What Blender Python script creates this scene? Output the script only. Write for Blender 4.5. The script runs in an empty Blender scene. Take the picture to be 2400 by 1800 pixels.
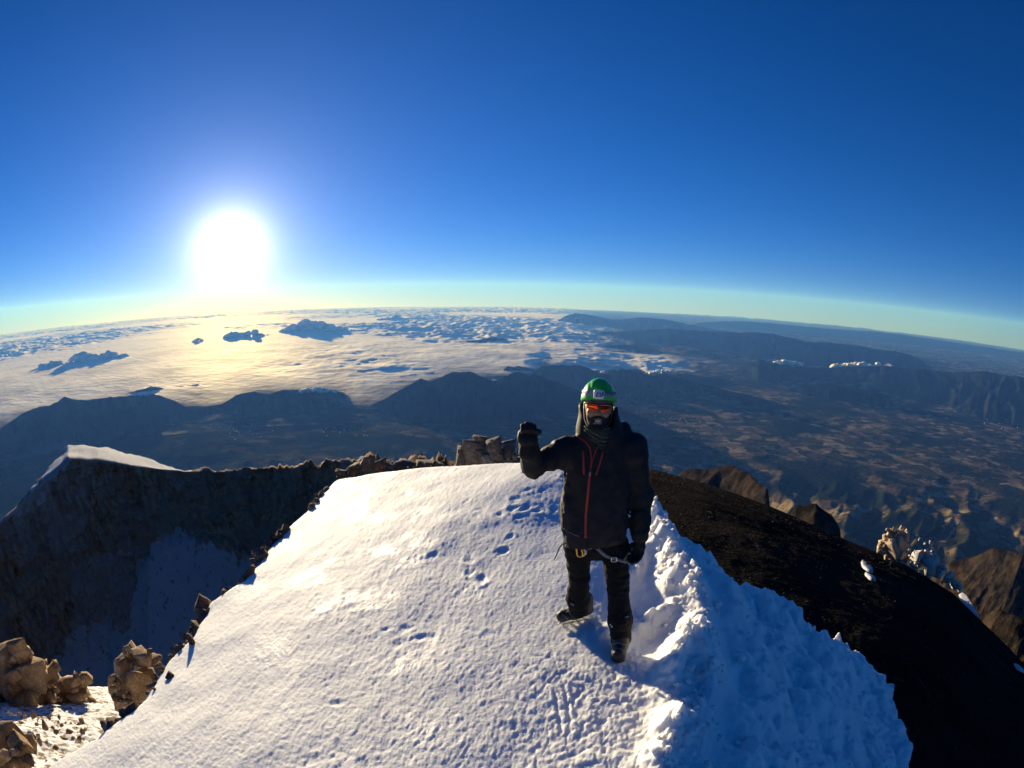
import bpy, bmesh, math, random
import numpy as np
from mathutils import Matrix, Vector
from mathutils.bvhtree import BVHTree

random.seed(7); np.random.seed(7)
SC = bpy.context.scene
COL = SC.collection

# ------------------------------------------------------------------ camera (wide action-camera lens)
F = 1320.0                      # equisolid focal length in pixels of the 2400 x 1800 photograph
PITCH = math.radians(-9.7); ROLL = math.radians(0.8)
CAM = np.array((0.0, 0.0, 2.36))

def _to_world(d):
    c, s = math.cos(ROLL), math.sin(ROLL)
    x = d[0]*c - d[2]*s; z = d[0]*s + d[2]*c; y = d[1]
    c, s = math.cos(PITCH), math.sin(PITCH)
    return np.array((x, y*c - z*s, y*s + z*c))

def ray(px, py):
    u = (px-1200)/F; v = (900-py)/F; r = math.hypot(u, v) + 1e-12
    th = 2*math.asin(min(1, r/2))
    return _to_world((math.sin(th)*u/r, math.cos(th), math.sin(th)*v/r))

def at_dist(px, py, d):          # point at horizontal distance d
    k = ray(px, py); return CAM + k*(d/math.hypot(k[0], k[1]))

def at_y(px, py, y):
    k = ray(px, py); return CAM + k*(y/k[1])

cd = bpy.data.cameras.new('camera'); cam = bpy.data.objects.new('camera', cd); COL.objects.link(cam); SC.camera = cam
cd.type = 'PANO'; cd.panorama_type = 'FISHEYE_EQUISOLID'
cd.sensor_fit = 'HORIZONTAL'; cd.sensor_width = 36; cd.sensor_height = 27
cd.fisheye_lens = F/2400*36; cd.fisheye_fov = math.radians(300)
cd.clip_start = 0.05; cd.clip_end = 2e6
_R, _U, _Fw = [_to_world(v) for v in ((1,0,0), (0,0,1), (0,1,0))]
_m = Matrix.Identity(4)
for i in range(3):
    _m[i][0] = _R[i]; _m[i][1] = _U[i]; _m[i][2] = -_Fw[i]; _m[i][3] = CAM[i]
cam.matrix_world = _m

# ------------------------------------------------------------------ sky, sun, exposure
SUN = ray(540, 582)              # towards the sun
SUN_AZ = math.atan2(SUN[0], SUN[1]); SUN_EL = math.asin(SUN[2])
DIP = 0.036                      # the visible horizon lies about two degrees below eye level
world = bpy.data.worlds.new('World'); SC.world = world; world.use_nodes = True
nt = world.node_tree; nt.nodes.clear()
def _n(t, **k):
    n = nt.nodes.new(t)
    for a, b in k.items(): setattr(n, a, b)
    return n
tc = _n('ShaderNodeTexCoord')
vadd = _n('ShaderNodeVectorMath', operation='ADD'); vadd.inputs[1].default_value = (0, 0, DIP)
vnor = _n('ShaderNodeVectorMath', operation='NORMALIZE')
sky = _n('ShaderNodeTexSky', sky_type='NISHITA', sun_disc=False)
_sv = Vector((SUN[0], SUN[1], SUN[2]+DIP)).normalized()
sky.sun_elevation = math.asin(_sv.z); sky.sun_rotation = SUN_AZ
sky.altitude = 3200; sky.air_density = 1.0; sky.dust_density = 0.8; sky.ozone_density = 4.5
hsv = _n('ShaderNodeHueSaturation'); hsv.inputs['Saturation'].default_value = 1.12
bg = _n('ShaderNodeBackground'); bg.inputs['Strength'].default_value = 0.062
out = _n('ShaderNodeOutputWorld')
L = nt.links.new
L(tc.outputs['Generated'], vadd.inputs[0]); L(vadd.outputs[0], vnor.inputs[0]); L(vnor.outputs[0], sky.inputs['Vector'])
tint = _n('ShaderNodeVectorMath', operation='MULTIPLY'); tint.inputs[1].default_value = (1.08, .86, 1.03); L(sky.outputs[0], tint.inputs[0]); L(tint.outputs[0], hsv.inputs['Color'])
# the bright aureole of forward-scattered light round the sun itself
vn = _n('ShaderNodeVectorMath', operation='NORMALIZE'); L(tc.outputs['Generated'], vn.inputs[0])
dot = _n('ShaderNodeVectorMath', operation='DOT_PRODUCT'); dot.inputs[1].default_value = tuple(SUN); L(vn.outputs[0], dot.inputs[0])
mx = _n('ShaderNodeMath', operation='MAXIMUM'); mx.inputs[1].default_value = 0; L(dot.outputs['Value'], mx.inputs[0])
prev = hsv.outputs[0]
for power, amp, colr in ((3000, 150, (1, .97, .9)), (620, 11, (1, .97, .9)), (180, 3.0, (.95, .97, 1)), (50, 1.0, (.78, .9, 1)), (9, .45, (.5, .72, 1))):
    pw = _n('ShaderNodeMath', operation='POWER'); pw.inputs[1].default_value = power; L(mx.outputs[0], pw.inputs[0])
    ml = _n('ShaderNodeVectorMath', operation='SCALE'); ml.inputs[0].default_value = tuple(c*amp for c in colr); L(pw.outputs[0], ml.inputs['Scale'])
    ad = _n('ShaderNodeVectorMath', operation='ADD'); L(prev, ad.inputs[0]); L(ml.outputs[0], ad.inputs[1]); prev = ad.outputs[0]
L(prev, bg.inputs['Color']); L(bg.outputs[0], out.inputs[0])

sl = bpy.data.lights.new('sun', 'SUN'); so = bpy.data.objects.new('sun', sl); COL.objects.link(so)
sl.energy = 4.8; sl.angle = math.radians(0.53); sl.color = (1.0, 0.87, 0.69)
so.rotation_euler = Vector(SUN).to_track_quat('Z', 'Y').to_euler(); so.location = (-20, 40, 60)
SC.view_settings.view_transform = 'Standard'; SC.view_settings.look = 'None'
SC.view_settings.exposure = 1.08; SC.view_settings.gamma = 1.0; SC.view_settings.use_curve_mapping = False

_c = SC.cycles; _c.max_bounces = 5; _c.diffuse_bounces = 3; _c.glossy_bounces = 2; _c.transmission_bounces = 2; _c.transparent_max_bounces = 12; _c.volume_bounces = 0; _c.caustics_reflective = False; _c.caustics_refractive = False

# ------------------------------------------------------------------ helpers: noise
def _hash(ix, iy, iz, seed):
    h = (ix.astype(np.int64)*374761393 + iy.astype(np.int64)*668265263 + iz.astype(np.int64)*2147483647 + seed*974634777) & 0xffffffff
    h = ((h ^ (h >> 13))*1274126177) & 0xffffffff
    h = ((h ^ (h >> 16))*2246822519) & 0xffffffff
    return ((h ^ (h >> 15)) & 0xffffff)/float(0xffffff)

def vn2(x, y, seed=0):
    x = np.asarray(x, float); y = np.asarray(y, float)
    ix = np.floor(x); iy = np.floor(y); fx = x-ix; fy = y-iy
    ux = fx*fx*fx*(fx*(fx*6-15)+10); uy = fy*fy*fy*(fy*(fy*6-15)+10); z = np.zeros_like(ix)
    a = _hash(ix, iy, z, seed); b = _hash(ix+1, iy, z, seed); c = _hash(ix, iy+1, z, seed); d = _hash(ix+1, iy+1, z, seed)
    return (a+(b-a)*ux)*(1-uy) + (c+(d-c)*ux)*uy

def vn3(x, y, z, seed=0):
    ix = np.floor(x); iy = np.floor(y); iz = np.floor(z); fx = x-ix; fy = y-iy; fz = z-iz
    ux = fx*fx*(3-2*fx); uy = fy*fy*(3-2*fy); uz = fz*fz*(3-2*fz)
    def lay(k):
        a = _hash(ix, iy, iz+k, seed); b = _hash(ix+1, iy, iz+k, seed); c = _hash(ix, iy+1, iz+k, seed); d = _hash(ix+1, iy+1, iz+k, seed)
        return (a+(b-a)*ux)*(1-uy) + (c+(d-c)*ux)*uy
    l0 = lay(0); return l0 + (lay(1)-l0)*uz

def fbm2(x, y, o=5, seed=0, gain=.5, lac=2.03):     # about -1 .. 1
    s = 0; a = 1; t = 0
    for i in range(o):
        s = s + a*(vn2(x, y, seed+i*17)*2-1); t += a; a *= gain; x, y = x*lac*.8-y*lac*.6+3.1, x*lac*.6+y*lac*.8+1.7
    return s/t

def ridged2(x, y, o=5, seed=0, gain=.5, lac=2.03):  # 0 .. 1, sharp crests
    s = 0; a = 1; t = 0
    for i in range(o):
        s = s + a*(1-np.abs(vn2(x, y, seed+i*17)*2-1)); t += a; a *= gain; x, y = x*lac*.8-y*lac*.6+3.1, x*lac*.6+y*lac*.8+1.7
    return s/t

def fbm3(x, y, z, o=4, seed=0, gain=.5):
    s = 0; a = 1; t = 0
    for i in range(o):
        s = s + a*(vn3(x, y, z, seed+i*31)*2-1); t += a; a *= gain; x, y, z = x*2.03+1.3, y*2.03+5.1, z*2.03+2.7
    return s/t

def smooth(a, b, x):
    t = np.clip((x-a)/(b-a), 0, 1); return t*t*(3-2*t)

# ------------------------------------------------------------------ helpers: meshes and objects
def raw_mesh(name, V, quads=None, tris=None, shade=True):
    me = bpy.data.meshes.new(name); V = np.asarray(V, np.float32)
    idx = []; starts = []; tot = 0
    for A, k in ((quads, 4), (tris, 3)):
        if A is not None and len(A):
            A = np.asarray(A, np.int32); idx.append(A.ravel()); starts.append(tot + np.arange(len(A))*k); tot += A.size
    idx = np.concatenate(idx).astype(np.int32); starts = np.concatenate(starts).astype(np.int32)
    me.vertices.add(len(V)); me.vertices.foreach_set('co', V.ravel())
    me.loops.add(len(idx)); me.loops.foreach_set('vertex_index', idx)
    me.polygons.add(len(starts)); me.polygons.foreach_set('loop_start', starts)
    me.update(calc_edges=True); me.validate()
    if shade: me.polygons.foreach_set('use_smooth', np.ones(len(me.polygons), bool))
    return me

def grid_quads(n, m, wrap=False):
    i = np.arange(n-1)[:, None]; j = np.arange(m if wrap else m-1)[None, :]
    j2 = (j+1) % m
    return np.stack([i*m+j, i*m+j2, (i+1)*m+j2, (i+1)*m+j], -1).reshape(-1, 4)

def add_attr(me, name, vals):
    a = me.attributes.new(name, 'FLOAT', 'POINT'); a.data.foreach_set('value', np.asarray(vals, np.float32).ravel())

def obj(name, me, mt=None, parent=None, label=None, cat=None, group=None, kind=None, loc=None):
    o = bpy.data.objects.new(name, me); COL.objects.link(o)
    if mt is not None and me is not None and not me.materials: me.materials.append(mt)
    if parent is not None: o.parent = parent
    if label: o['label'] = label
    if cat: o['category'] = cat
    if group: o['group'] = group
    if kind: o['kind'] = kind
    if loc is not None: o.location = loc
    return o

# ------------------------------------------------------------------ helpers: materials
class M:
    def __init__(s, name):
        s.m = bpy.data.materials.new(name); s.m.use_nodes = True; s.t = s.m.node_tree; s.t.nodes.clear()
        s.o = s.t.nodes.new('ShaderNodeOutputMaterial')
    def n(s, t, **k):
        n = s.t.nodes.new('ShaderNode'+t)
        for a, b in k.items(): setattr(n, a, b)
        return n
    def l(s, a, b): s.t.links.new(a, b)
    def val(s, sock, v):
        if hasattr(v, 'is_output') or isinstance(v, bpy.types.NodeSocket): s.l(v, sock)
        else:
            if isinstance(v, (tuple, list)) and len(v) == 3 and sock.type == 'RGBA': v = (*v, 1)
            sock.default_value = v
    def geo(s): return s.n('NewGeometry').outputs['Position']
    def objc(s): return s.n('TexCoord').outputs['Object']
    def mapping(s, v, scale=(1,1,1), rot=(0,0,0)):
        m = s.n('Mapping'); s.l(v, m.inputs['Vector']); m.inputs['Scale'].default_value = scale; m.inputs['Rotation'].default_value = rot; return m.outputs[0]
    def noise(s, v, scale, detail=4, rough=.55, out='Fac'):
        n = s.n('TexNoise'); s.l(v, n.inputs['Vector']); n.inputs['Scale'].default_value = scale; n.inputs['Detail'].default_value = detail; n.inputs['Roughness'].default_value = rough; return n.outputs[out]
    def vor(s, v, scale, feature='F1', dist='EUCLIDEAN', out='Distance', rnd=1.0):
        n = s.n('TexVoronoi', feature=feature, distance=dist); s.l(v, n.inputs['Vector']); n.inputs['Scale'].default_value = scale
        n.inputs['Randomness'].default_value = rnd; return n.outputs[out]
    def ramp(s, f, stops, interp='LINEAR'):
        r = s.n('ValToRGB'); s.l(f, r.inputs[0]); cr = r.color_ramp; cr.interpolation = interp
        while len(cr.elements) < len(stops): cr.elements.new(.5)
        for e, (p, c) in zip(cr.elements, stops):
            e.position = p; e.color = (c, c, c, 1) if not isinstance(c, (tuple, list)) else (*c[:3], 1)
        return r.outputs[0]
    def mix(s, f, a, b, mode='MIX'):
        m = s.n('Mix', data_type='RGBA', blend_type=mode); s.val(m.inputs[0], f); s.val(m.inputs[6], a); s.val(m.inputs[7], b); return m.outputs[2]
    def math(s, op, a, b=0.0, clamp=False):
        m = s.n('Math', operation=op, use_clamp=clamp); s.val(m.inputs[0], a); s.val(m.inputs[1], b); return m.outputs[0]
    def attr(s, name): return s.n('Attribute', attribute_name=name).outputs['Fac']
    def bump(s, h, strength=.5, dist=.01, normal=None):
        b = s.n('Bump'); s.l(h, b.inputs['Height']); b.inputs['Strength'].default_value = strength; b.inputs['Distance'].default_value = dist
        if normal is not None: s.l(normal, b.inputs['Normal'])
        return b.outputs[0]
    def bsdf(s, color, rough=.8, normal=None, metal=0, spec=.5, **k):
        p = s.n('BsdfPrincipled'); s.val(p.inputs['Base Color'], color); s.val(p.inputs['Roughness'], rough); s.val(p.inputs['Metallic'], metal)
        s.val(p.inputs['Specular IOR Level'], spec)
        for a, b in k.items(): s.val(p.inputs[a.replace('_', ' ')], b)
        if normal is not None: s.l(normal, p.inputs['Normal'])
        s.l(p.outputs[0], s.o.inputs['Surface']); return p

def simple(name, color, rough=.7, metal=0, spec=.5, var=.12, scale=40, bump=.0, bdist=.002):
    q = M(name); v = q.objc(); n = q.noise(v, scale, 4)
    c = q.mix(q.ramp(n, [(.3, 0), (.7, 1)]), tuple(x*(1-var) for x in color), tuple(min(1, x*(1+var)) for x in color))
    q.bsdf(c, rough, q.bump(n, bump, bdist) if bump else None, metal, spec); return q.m
# ================================================================== THE FAR WORLD
RP = 5.4e6                       # radius of the curved earth sheet
PLAIN = -3300.0

def plain_z(x, y): return PLAIN - (x*x+y*y)/(2*RP)

def ground_z(x, y):
    r = np.hypot(x, y); az = np.arctan2(x, y)
    cone = -(PLAIN+40)*np.exp(-r/3500.0)
    z = cone + 40*np.exp(-r/3500.)
    # ravines running down the flanks, hills on the plain
    flank = smooth(600, 2200, r)*(1-smooth(7000, 13000, r))
    z = z + flank*(ridged2(az*9+fbm2(x/2500, y/2500, 3, 5)*.8, r/3800, 4, 3)-.62)*520
    hills = smooth(6000, 12000, r)
    z = z + hills*(np.maximum(0, fbm2(x/5200+3, y/5200, 5, 11))**1.3*520*smooth(-.55, .35, fbm2(x/21000, y/21000, 2, 77)) + fbm2(x/1500, y/1500, 5, 21)*42)
    return z + PLAIN - r*r/(2*RP)

_az = np.concatenate([np.linspace(-180, -66, 40)[:-1], np.linspace(-66, 70, 760), np.linspace(70, 180, 40)[1:-1]])*math.pi/180
_r = np.geomspace(330, 200000, 300)
RR, AA = np.meshgrid(_r, _az, indexing='ij')
X = RR*np.sin(AA); Y = RR*np.cos(AA); Z = ground_z(X, Y)
Z[0] -= 150

g = M('valley_ground'); v = g.geo(); km = g.mapping(v, (.001, .001, .0)); warp = g.noise(km, .8, 3, .5, 'Color')
wv = g.n('VectorMath', operation='MULTIPLY_ADD'); g.l(warp, wv.inputs[0]); wv.inputs[1].default_value = (.5, .5, 0); g.l(km, wv.inputs[2]); wv = wv.outputs[0]
cell = g.vor(wv, 3.6, 'F1', 'CHEBYCHEV', 'Color', .85)
sep = g.n('SeparateColor'); g.l(cell, sep.inputs[0])
fieldc = g.ramp(sep.outputs[0], [(0, (.025, .028, .014)), (.2, (.06, .058, .026)), (.34, (.135, .096, .053)), (.5, (.075, .057, .033)), (.64, (.20, .148, .083)), (.78, (.043, .045, .021)), (.88, (.27, .205, .12))], 'CONSTANT')
forest = g.mix(g.noise(km, 6, 5), (.008, .013, .009), (.018, .025, .014))
fm = g.ramp(g.noise(km, .42, 5, .62), [(.43, 0), (.52, 1)])
sx_ = g.n('SeparateXYZ'); g.l(km, sx_.inputs[0]); fm = g.math('MULTIPLY', fm, g.ramp(g.math('ADD', g.math('MULTIPLY', sx_.outputs[0], .06), .5), [(.28, .25), (.52, 1)]))
c1 = g.mix(fm, forest, fieldc)
hed = g.ramp(g.noise(km, 3.5, 6, .7), [(.56, 0), (.62, 1)]); c1 = g.mix(hed, c1, forest)
rad = g.n('VectorMath', operation='LENGTH'); g.l(km, rad.inputs[0])
flk = g.ramp(g.math('DIVIDE', rad.outputs['Value'], 12.0), [(.38, 0), (.68, 1)])
bare = g.mix(g.noise(km, 2.2, 7, .65), (.014, .011, .009), (.045, .034, .024))
bare = g.mix(g.ramp(g.noise(km, .9, 6, .6), [(.45, 0), (.6, 1)]), bare, (.010, .013, .009))
c1 = g.mix(flk, bare, c1)
town = g.math('MULTIPLY', g.ramp(g.vor(km, 16, 'F1'), [(.05, 1), (.16, 0)]), g.ramp(g.noise(km, .33, 2), [(.62, 0), (.68, 1)]))
c1 = g.mix(town, c1, (.45, .42, .38))
g.bsdf(c1, .95, g.bump(g.noise(km, 9, 6, .65), .6, 60), 0, .0)
obj('ground', raw_mesh('ground', np.stack([X, Y, Z], -1).reshape(-1, 3), grid_quads(*X.shape)), g.m, kind='structure')

# ------------------------------------------------------------------ mountains: crest lines with two flanks of spurs and gullies
mm = M('forested_mountain'); v = mm.geo(); km = mm.mapping(v, (.001, .001, .001))
mm.bsdf(mm.mix(mm.ramp(mm.noise(km, 1.6, 7, .62), [(.35, 0), (.7, 1)]), (.010, .015, .012), (.026, .028, .02)), .95, mm.bump(mm.noise(km, 5, 7, .65), .7, 90), 0, .0)

def mountain(pts, km_dist, seed, slope=.42, n=170, m=44, mt=None, jag=.05):
    pts = np.array(pts, float); d = km_dist*1000.
    s = np.concatenate([[0], np.cumsum(np.hypot(np.diff(pts[:, 0]), np.diff(pts[:, 1])))]); q = np.linspace(0, s[-1], n)
    px = np.interp(q, s, pts[:, 0]); py = np.interp(q, s, pts[:, 1])
    P = np.array([at_dist(a, b, d*(1+.06*math.sin(seed+a*.004))) for a, b in zip(px, py)])
    base = plain_z(P[:, 0], P[:, 1])-60
    h = np.maximum(P[:, 2]-base, 30)
    sl = q/s[-1]*len(pts)
    h = h*(1+jag*fbm2(q/26., q*0+seed, 5, seed)); end = np.minimum(smooth(0, .05, q/s[-1]), smooth(0, .05, 1-q/s[-1])); h = h*(.25+.75*end)
    w = np.maximum(h/slope, 350); rad = P[:, :2]/np.linalg.norm(P[:, :2], axis=1)[:, None]
    t = np.linspace(-1, 1, m)
    T = t[None, :]; at = np.abs(T)
    X = P[:, 0:1] + rad[:, 0:1]*T*w[:, None]; Y = P[:, 1:2] + rad[:, 1:2]*T*w[:, None]
    sp = ridged2(q[:, None]/30.+fbm2(q[:, None]/40, T*2+seed, 3, seed+4)*.7, T*1.3+seed, 4, seed+9)-.62
    Hh = h[:, None]*((1-at)**1.15 + at*(1-at)*2.6*sp)
    Z = base[:, None] + np.minimum(Hh, h[:, None]*(1-at*.25))
    o = obj('mountain', raw_mesh('mountain', np.stack([X, Y, Z], -1).reshape(-1, 3), grid_quads(n, m)), mt or mm.m, kind='structure')
    return o

mountain([(780,1000),(846,962),(900,935),(944,908),(987,889),(1009,892),(1063,870),(1101,869),(1128,881),(1160,893),(1203,872),(1230,873),(1271,882),(1330,905),(1400,932),(1440,950)], 16, 1, .36, 220, 60)
mountain([(1140,895),(1175,870),(1191,857),(1203,860),(1213,856),(1254,867),(1300,888)], 20.8, 2, .5)
mountain([(1225,890),(1254,868),(1271,857),(1319,855),(1357,855),(1379,862),(1413,876),(1456,864),(1488,872),(1536,880),(1558,875),(1600,886),(1677,908),(1775,930),(1840,948)], 19.5, 3, .42)
mountain([(-120,1060),(0,1005),(16,992),(54,967),(90,951),(117,951),(152,928),(184,939),(217,935),(239,932),(282,930),(325,924),(374,924),(412,940),(460,970),(490,985)], 17, 4, .36, 200, 56)
mountain([(430,972),(488,951),(521,946),(564,921),(597,916),(629,924),(656,914),(705,913),(759,910),(803,919),(835,940),(880,966),(940,992)], 15.6, 5, .36, 200, 56)
mountain([(240,936),(304,919),(353,905),(391,910),(423,905),(461,900),(515,908),(564,919),(610,935)], 19, 6, .4)
mountain([(1205,833),(1222,826),(1249,816),(1281,810),(1325,818),(1379,826),(1417,810),(1460,807),(1525,816),(1580,832),(1620,845)], 30.5, 8, .3)
mountain([(1200,815),(1216,807),(1243,791),(1281,786),(1336,783),(1417,778),(1504,772),(1580,770),(1667,775),(1721,778),(1808,780),(1851,791),(1884,799),(1932,802),(1987,807),(2046,816),(2095,821),(2144,835),(2200,856)], 39, 9, .22, 240)
mountain([(1180,788),(1276,772),(1325,740),(1346,733),(1379,737),(1433,748),(1504,744),(1558,748),(1612,759),(1667,770),(1740,785)], 58, 10, .2)
mountain([(1600,764),(1634,756),(1742,752),(1851,761),(1959,772),(2068,778),(2176,793),(2285,809),(2400,826),(2520,850)], 74, 11, .2)
mountain([(1690,880),(1742,859),(1780,842),(1813,848),(1878,859),(1921,862),(2003,856),(2068,856),(2122,862),(2231,872),(2312,868),(2380,880),(2500,905)], 25.5, 12, .25, 220)
mountain([(1770,930),(1820,915),(1878,902),(1921,900),(1987,905),(2030,913),(2100,935)], 20.5, 13, .3)
mountain([(1085,800),(1120,796),(1160,790),(1200,797),(1240,802)], 33, 14, .4)

# brown lava ridges on the near flank
lm = M('lava_ridge_rock'); v = lm.geo(); km = lm.mapping(v, (.001, .001, .001))
lm.bsdf(lm.mix(lm.ramp(lm.noise(km, 22, 9, .7), [(.4, 0), (.62, 1)]), (.010, .009, .008), (.055, .04, .029)), .95, lm.bump(lm.noise(km, 30, 8, .7), .8, 14), 0, .0)

def flank_ridge(pts, dist, h, seed, mt, n=170, m=70):
    pts = np.array(pts, float); s = np.concatenate([[0], np.cumsum(np.hypot(np.diff(pts[:, 0]), np.diff(pts[:, 1])))]); q = np.linspace(0, s[-1], n)
    px = np.interp(q, s, pts[:, 0]); py = np.interp(q, s, pts[:, 1]); dd = np.interp(q, s, dist)
    P = np.array([at_dist(a, b, c) for a, b, c in zip(px, py, dd)])
    t = np.linspace(-1, 1, m)[None, :]; at = np.abs(t); w = h*2.4; end = np.minimum(smooth(0, .2, q/s[-1]), smooth(0, .2, 1-q/s[-1]))[:, None]
    rad = P[:, :2]/np.linalg.norm(P[:, :2], axis=1)[:, None]
    X = P[:, 0:1]+rad[:, 0:1]*t*w; Y = P[:, 1:2]+rad[:, 1:2]*t*w
    n1 = ridged2(X/(h*1.1)+seed, Y/(h*1.1), 6, seed+1)-.62; n2 = fbm2(X/(h*.5), Y/(h*.5), 5, seed+2)
    Z = P[:, 2:3] - h*(1.15*(1-(1-at)**1.25)) - h*.5*(1-end) + h*(.9*n1*(.15+at) + .22*n2*(.3+at)) - (t > 0)*at*h*.5
    return obj('hill', raw_mesh('hill', np.stack([X, Y, Z], -1).reshape(-1, 3), grid_quads(n, m)), mt, kind='structure')

flank_ridge([(1560,1082),(1640,1098),(1720,1092),(1760,1108),(1800,1150),(1830,1195)], [1500,1420,1350,1250,1150,1050], 110, 31, lm.m)
flank_ridge([(1830,1195),(1880,1182),(1915,1172),(1955,1212),(1990,1262)], [760,740,720,700,680], 60, 32, lm.m)
flank_ridge([(2180,1330),(2260,1300),(2330,1285),(2400,1290),(2480,1320)], [1900,1900,1850,1800,1800], 150, 33, lm.m)
flank_ridge([(2290,1440),(2340,1430),(2400,1450),(2470,1480)], [900,880,860,850], 90, 34, lm.m)

# ------------------------------------------------------------------ sea of cloud to the horizon
CLOUD = -2960.0
_az = np.linspace(-78, 22, 620)*math.pi/180; _r = np.geomspace(13200, 200000, 330)
RR, AA = np.meshgrid(_r, _az, indexing='ij'); X = RR*np.sin(AA); Y = RR*np.cos(AA)
big = fbm2(X/15000, Y/15000, 4, 40); puff = 1-np.abs(fbm2(X/3200, Y/3200, 5, 50, .55)); puff2 = 1-np.abs(fbm2(X/900, Y/900, 3, 55, .55))
region = smooth(15, 4, np.degrees(AA)+RR/30000.+fbm2(X/16000, Y/16000, 4, 60)*6)
rough = smooth(-.25, .3, fbm2(X/24000+5, Y/24000, 3, 70)+.35*smooth(30000, 75000, RR)-.15)
mist = smooth(2, 5, np.degrees(AA))*smooth(21, 15, np.degrees(AA))*smooth(21500, 23500, RR)*smooth(33000, 27000, RR)
Z = CLOUD - RR*RR/(2*RP) + big*110 + rough*((puff-.75)*460 + (puff2-.7)*200) - np.minimum((1-region)*260, 260-mist*(60+60*fbm2(X/3000, Y/3000, 4, 66)))
near = 16200 + 2600*smooth(-14, -4, np.degrees(AA)) + 4000*smooth(1, 4, np.degrees(AA)) - 1300*np.exp(-((np.degrees(AA)+15.6)/2.0)**2); Z -= (1-smooth(near, near+8000, RR))*170
q = M('cloud_top'); v = q.geo(); km = q.mapping(v, (.001, .001, .001))
d1 = q.n('BsdfDiffuse'); d1.inputs['Color'].default_value = (.93, .93, .94, 1); d2 = q.n('BsdfTranslucent'); d2.inputs['Color'].default_value = (.93, .92, .9, 1)
nb = q.bump(q.noise(km, 2.2, 6, .6), .5, 150); q.l(nb, d1.inputs['Normal']); q.l(nb, d2.inputs['Normal'])
mxs = q.n('MixShader'); mxs.inputs[0].default_value = .4; q.l(d1.outputs[0], mxs.inputs[1]); q.l(d2.outputs[0], mxs.inputs[2])
gl = q.n('BsdfGlossy'); gl.inputs['Color'].default_value = (.97, .92, .82, 1); gl.inputs['Roughness']  .default_value = .84; q.l(nb, gl.inputs['Normal'])   # droplets scatter strongly forward
mxg = q.n('MixShader'); mxg.inputs[0].default_value = .85; q.l(mxs.outputs[0], mxg.inputs[1]); q.l(gl.outputs[0], mxg.inputs[2]); 
tr_ = q.n('BsdfTransparent'); mxt = q.n('MixShader'); dn = q.attr('cover')      # thin mist at the ragged margins lets the land show through
dn = q.math('ADD', dn, q.math('MULTIPLY', q.math('SUBTRACT', q.noise(km, .40, 7, .62), .5), 1.7), True)
q.l(dn, mxt.inputs[0]); q.l(tr_.outputs[0], mxt.inputs[1]); q.l(mxg.outputs[0], mxt.inputs[2]); q.l(mxt.outputs[0], q.o.inputs['Surface'])
CLOUDM = q.m
fade = smooth(near-200, near+4500, RR)
dens = np.clip((1.25+.5*smooth(30000, 55000, RR))*np.maximum(region*fade*(.75+.25*smooth(24000, 60000, RR)), mist*.75), 0, 1.8) - .05
me = raw_mesh('clouds', np.stack([X, Y, Z], -1).reshape(-1, 3), grid_quads(*X.shape)); add_attr(me, 'cover', dens)
obj('clouds', me, CLOUDM, kind='stuff', label='pale sea of cloud stretching to the horizon below the sun', cat='clouds')

def icos(sub):
    bm = bmesh.new(); bmesh.ops.create_icosphere(bm, subdivisions=sub, radius=1.0); bm.verts.ensure_lookup_table()
    V = np.array([v.co[:] for v in bm.verts]); T = np.array([[v.index for v in f.verts] for f in bm.faces]); bm.free(); return V, T
ICO = {k: icos(k) for k in (2, 3, 4, 5)}

def cumulus(px0, px1, py_top, py_base, dist, seed, label, alt=None):
    if alt is not None:
        k_ = ray((px0+px1)/2, py_base); tn = -k_[2]/math.hypot(k_[0], k_[1]); dist = (tn-math.sqrt(max(tn*tn-2*(-alt)/RP, 0)))*RP   # where that line of sight meets the deck
    rng = np.random.RandomState(seed); a = at_dist(px0, py_base, dist); b = at_dist(px1, py_base, dist); top = at_dist((px0+px1)/2, py_top, dist)
    W = np.linalg.norm(b-a); Hh = max(top[2]-(a[2]+b[2])/2, W*.08); VV = []; TT = []; k = 0; V0, T0 = ICO[4]
    V0, T0 = ICO[3 if W > 4000 else 2]; N = 70 if W > 4000 else 40; prof = rng.uniform(.3, 1, 7)
    for i in range(N):
        u = rng.uniform(.02, .98); e = math.sin(math.pi*u)**.6*np.interp(u*6, range(7), prof)
        r = max(W/20*rng.uniform(.6, 1.4), Hh*.16); zz = rng.uniform(0, 1)**.8*max(Hh*e-r*.7, 0)
        n = fbm3(V0[:, 0]*1.6+i*9+seed, V0[:, 1]*1.6, V0[:, 2]*1.6, 4, seed)
        V = V0*np.array((r*1.2, r*1.2, r*.85))*(1+.5*n[:, None]); V[:, 2] = V[:, 2]+zz-r*.3
        V = V + a+(b-a)*u + np.array((0, rng.uniform(-.5, .5)*W*.2, 0)); VV.append(V); TT.append(T0+k); k += len(V0)
    me = raw_mesh('cloud', np.concatenate(VV), None, np.concatenate(TT)); add_attr(me, 'cover', np.full(k, 2.0))
    return obj('cloud', me, CLOUDM, label=label, cat='cloud', group='cumulus tops above the sea of cloud')

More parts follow.
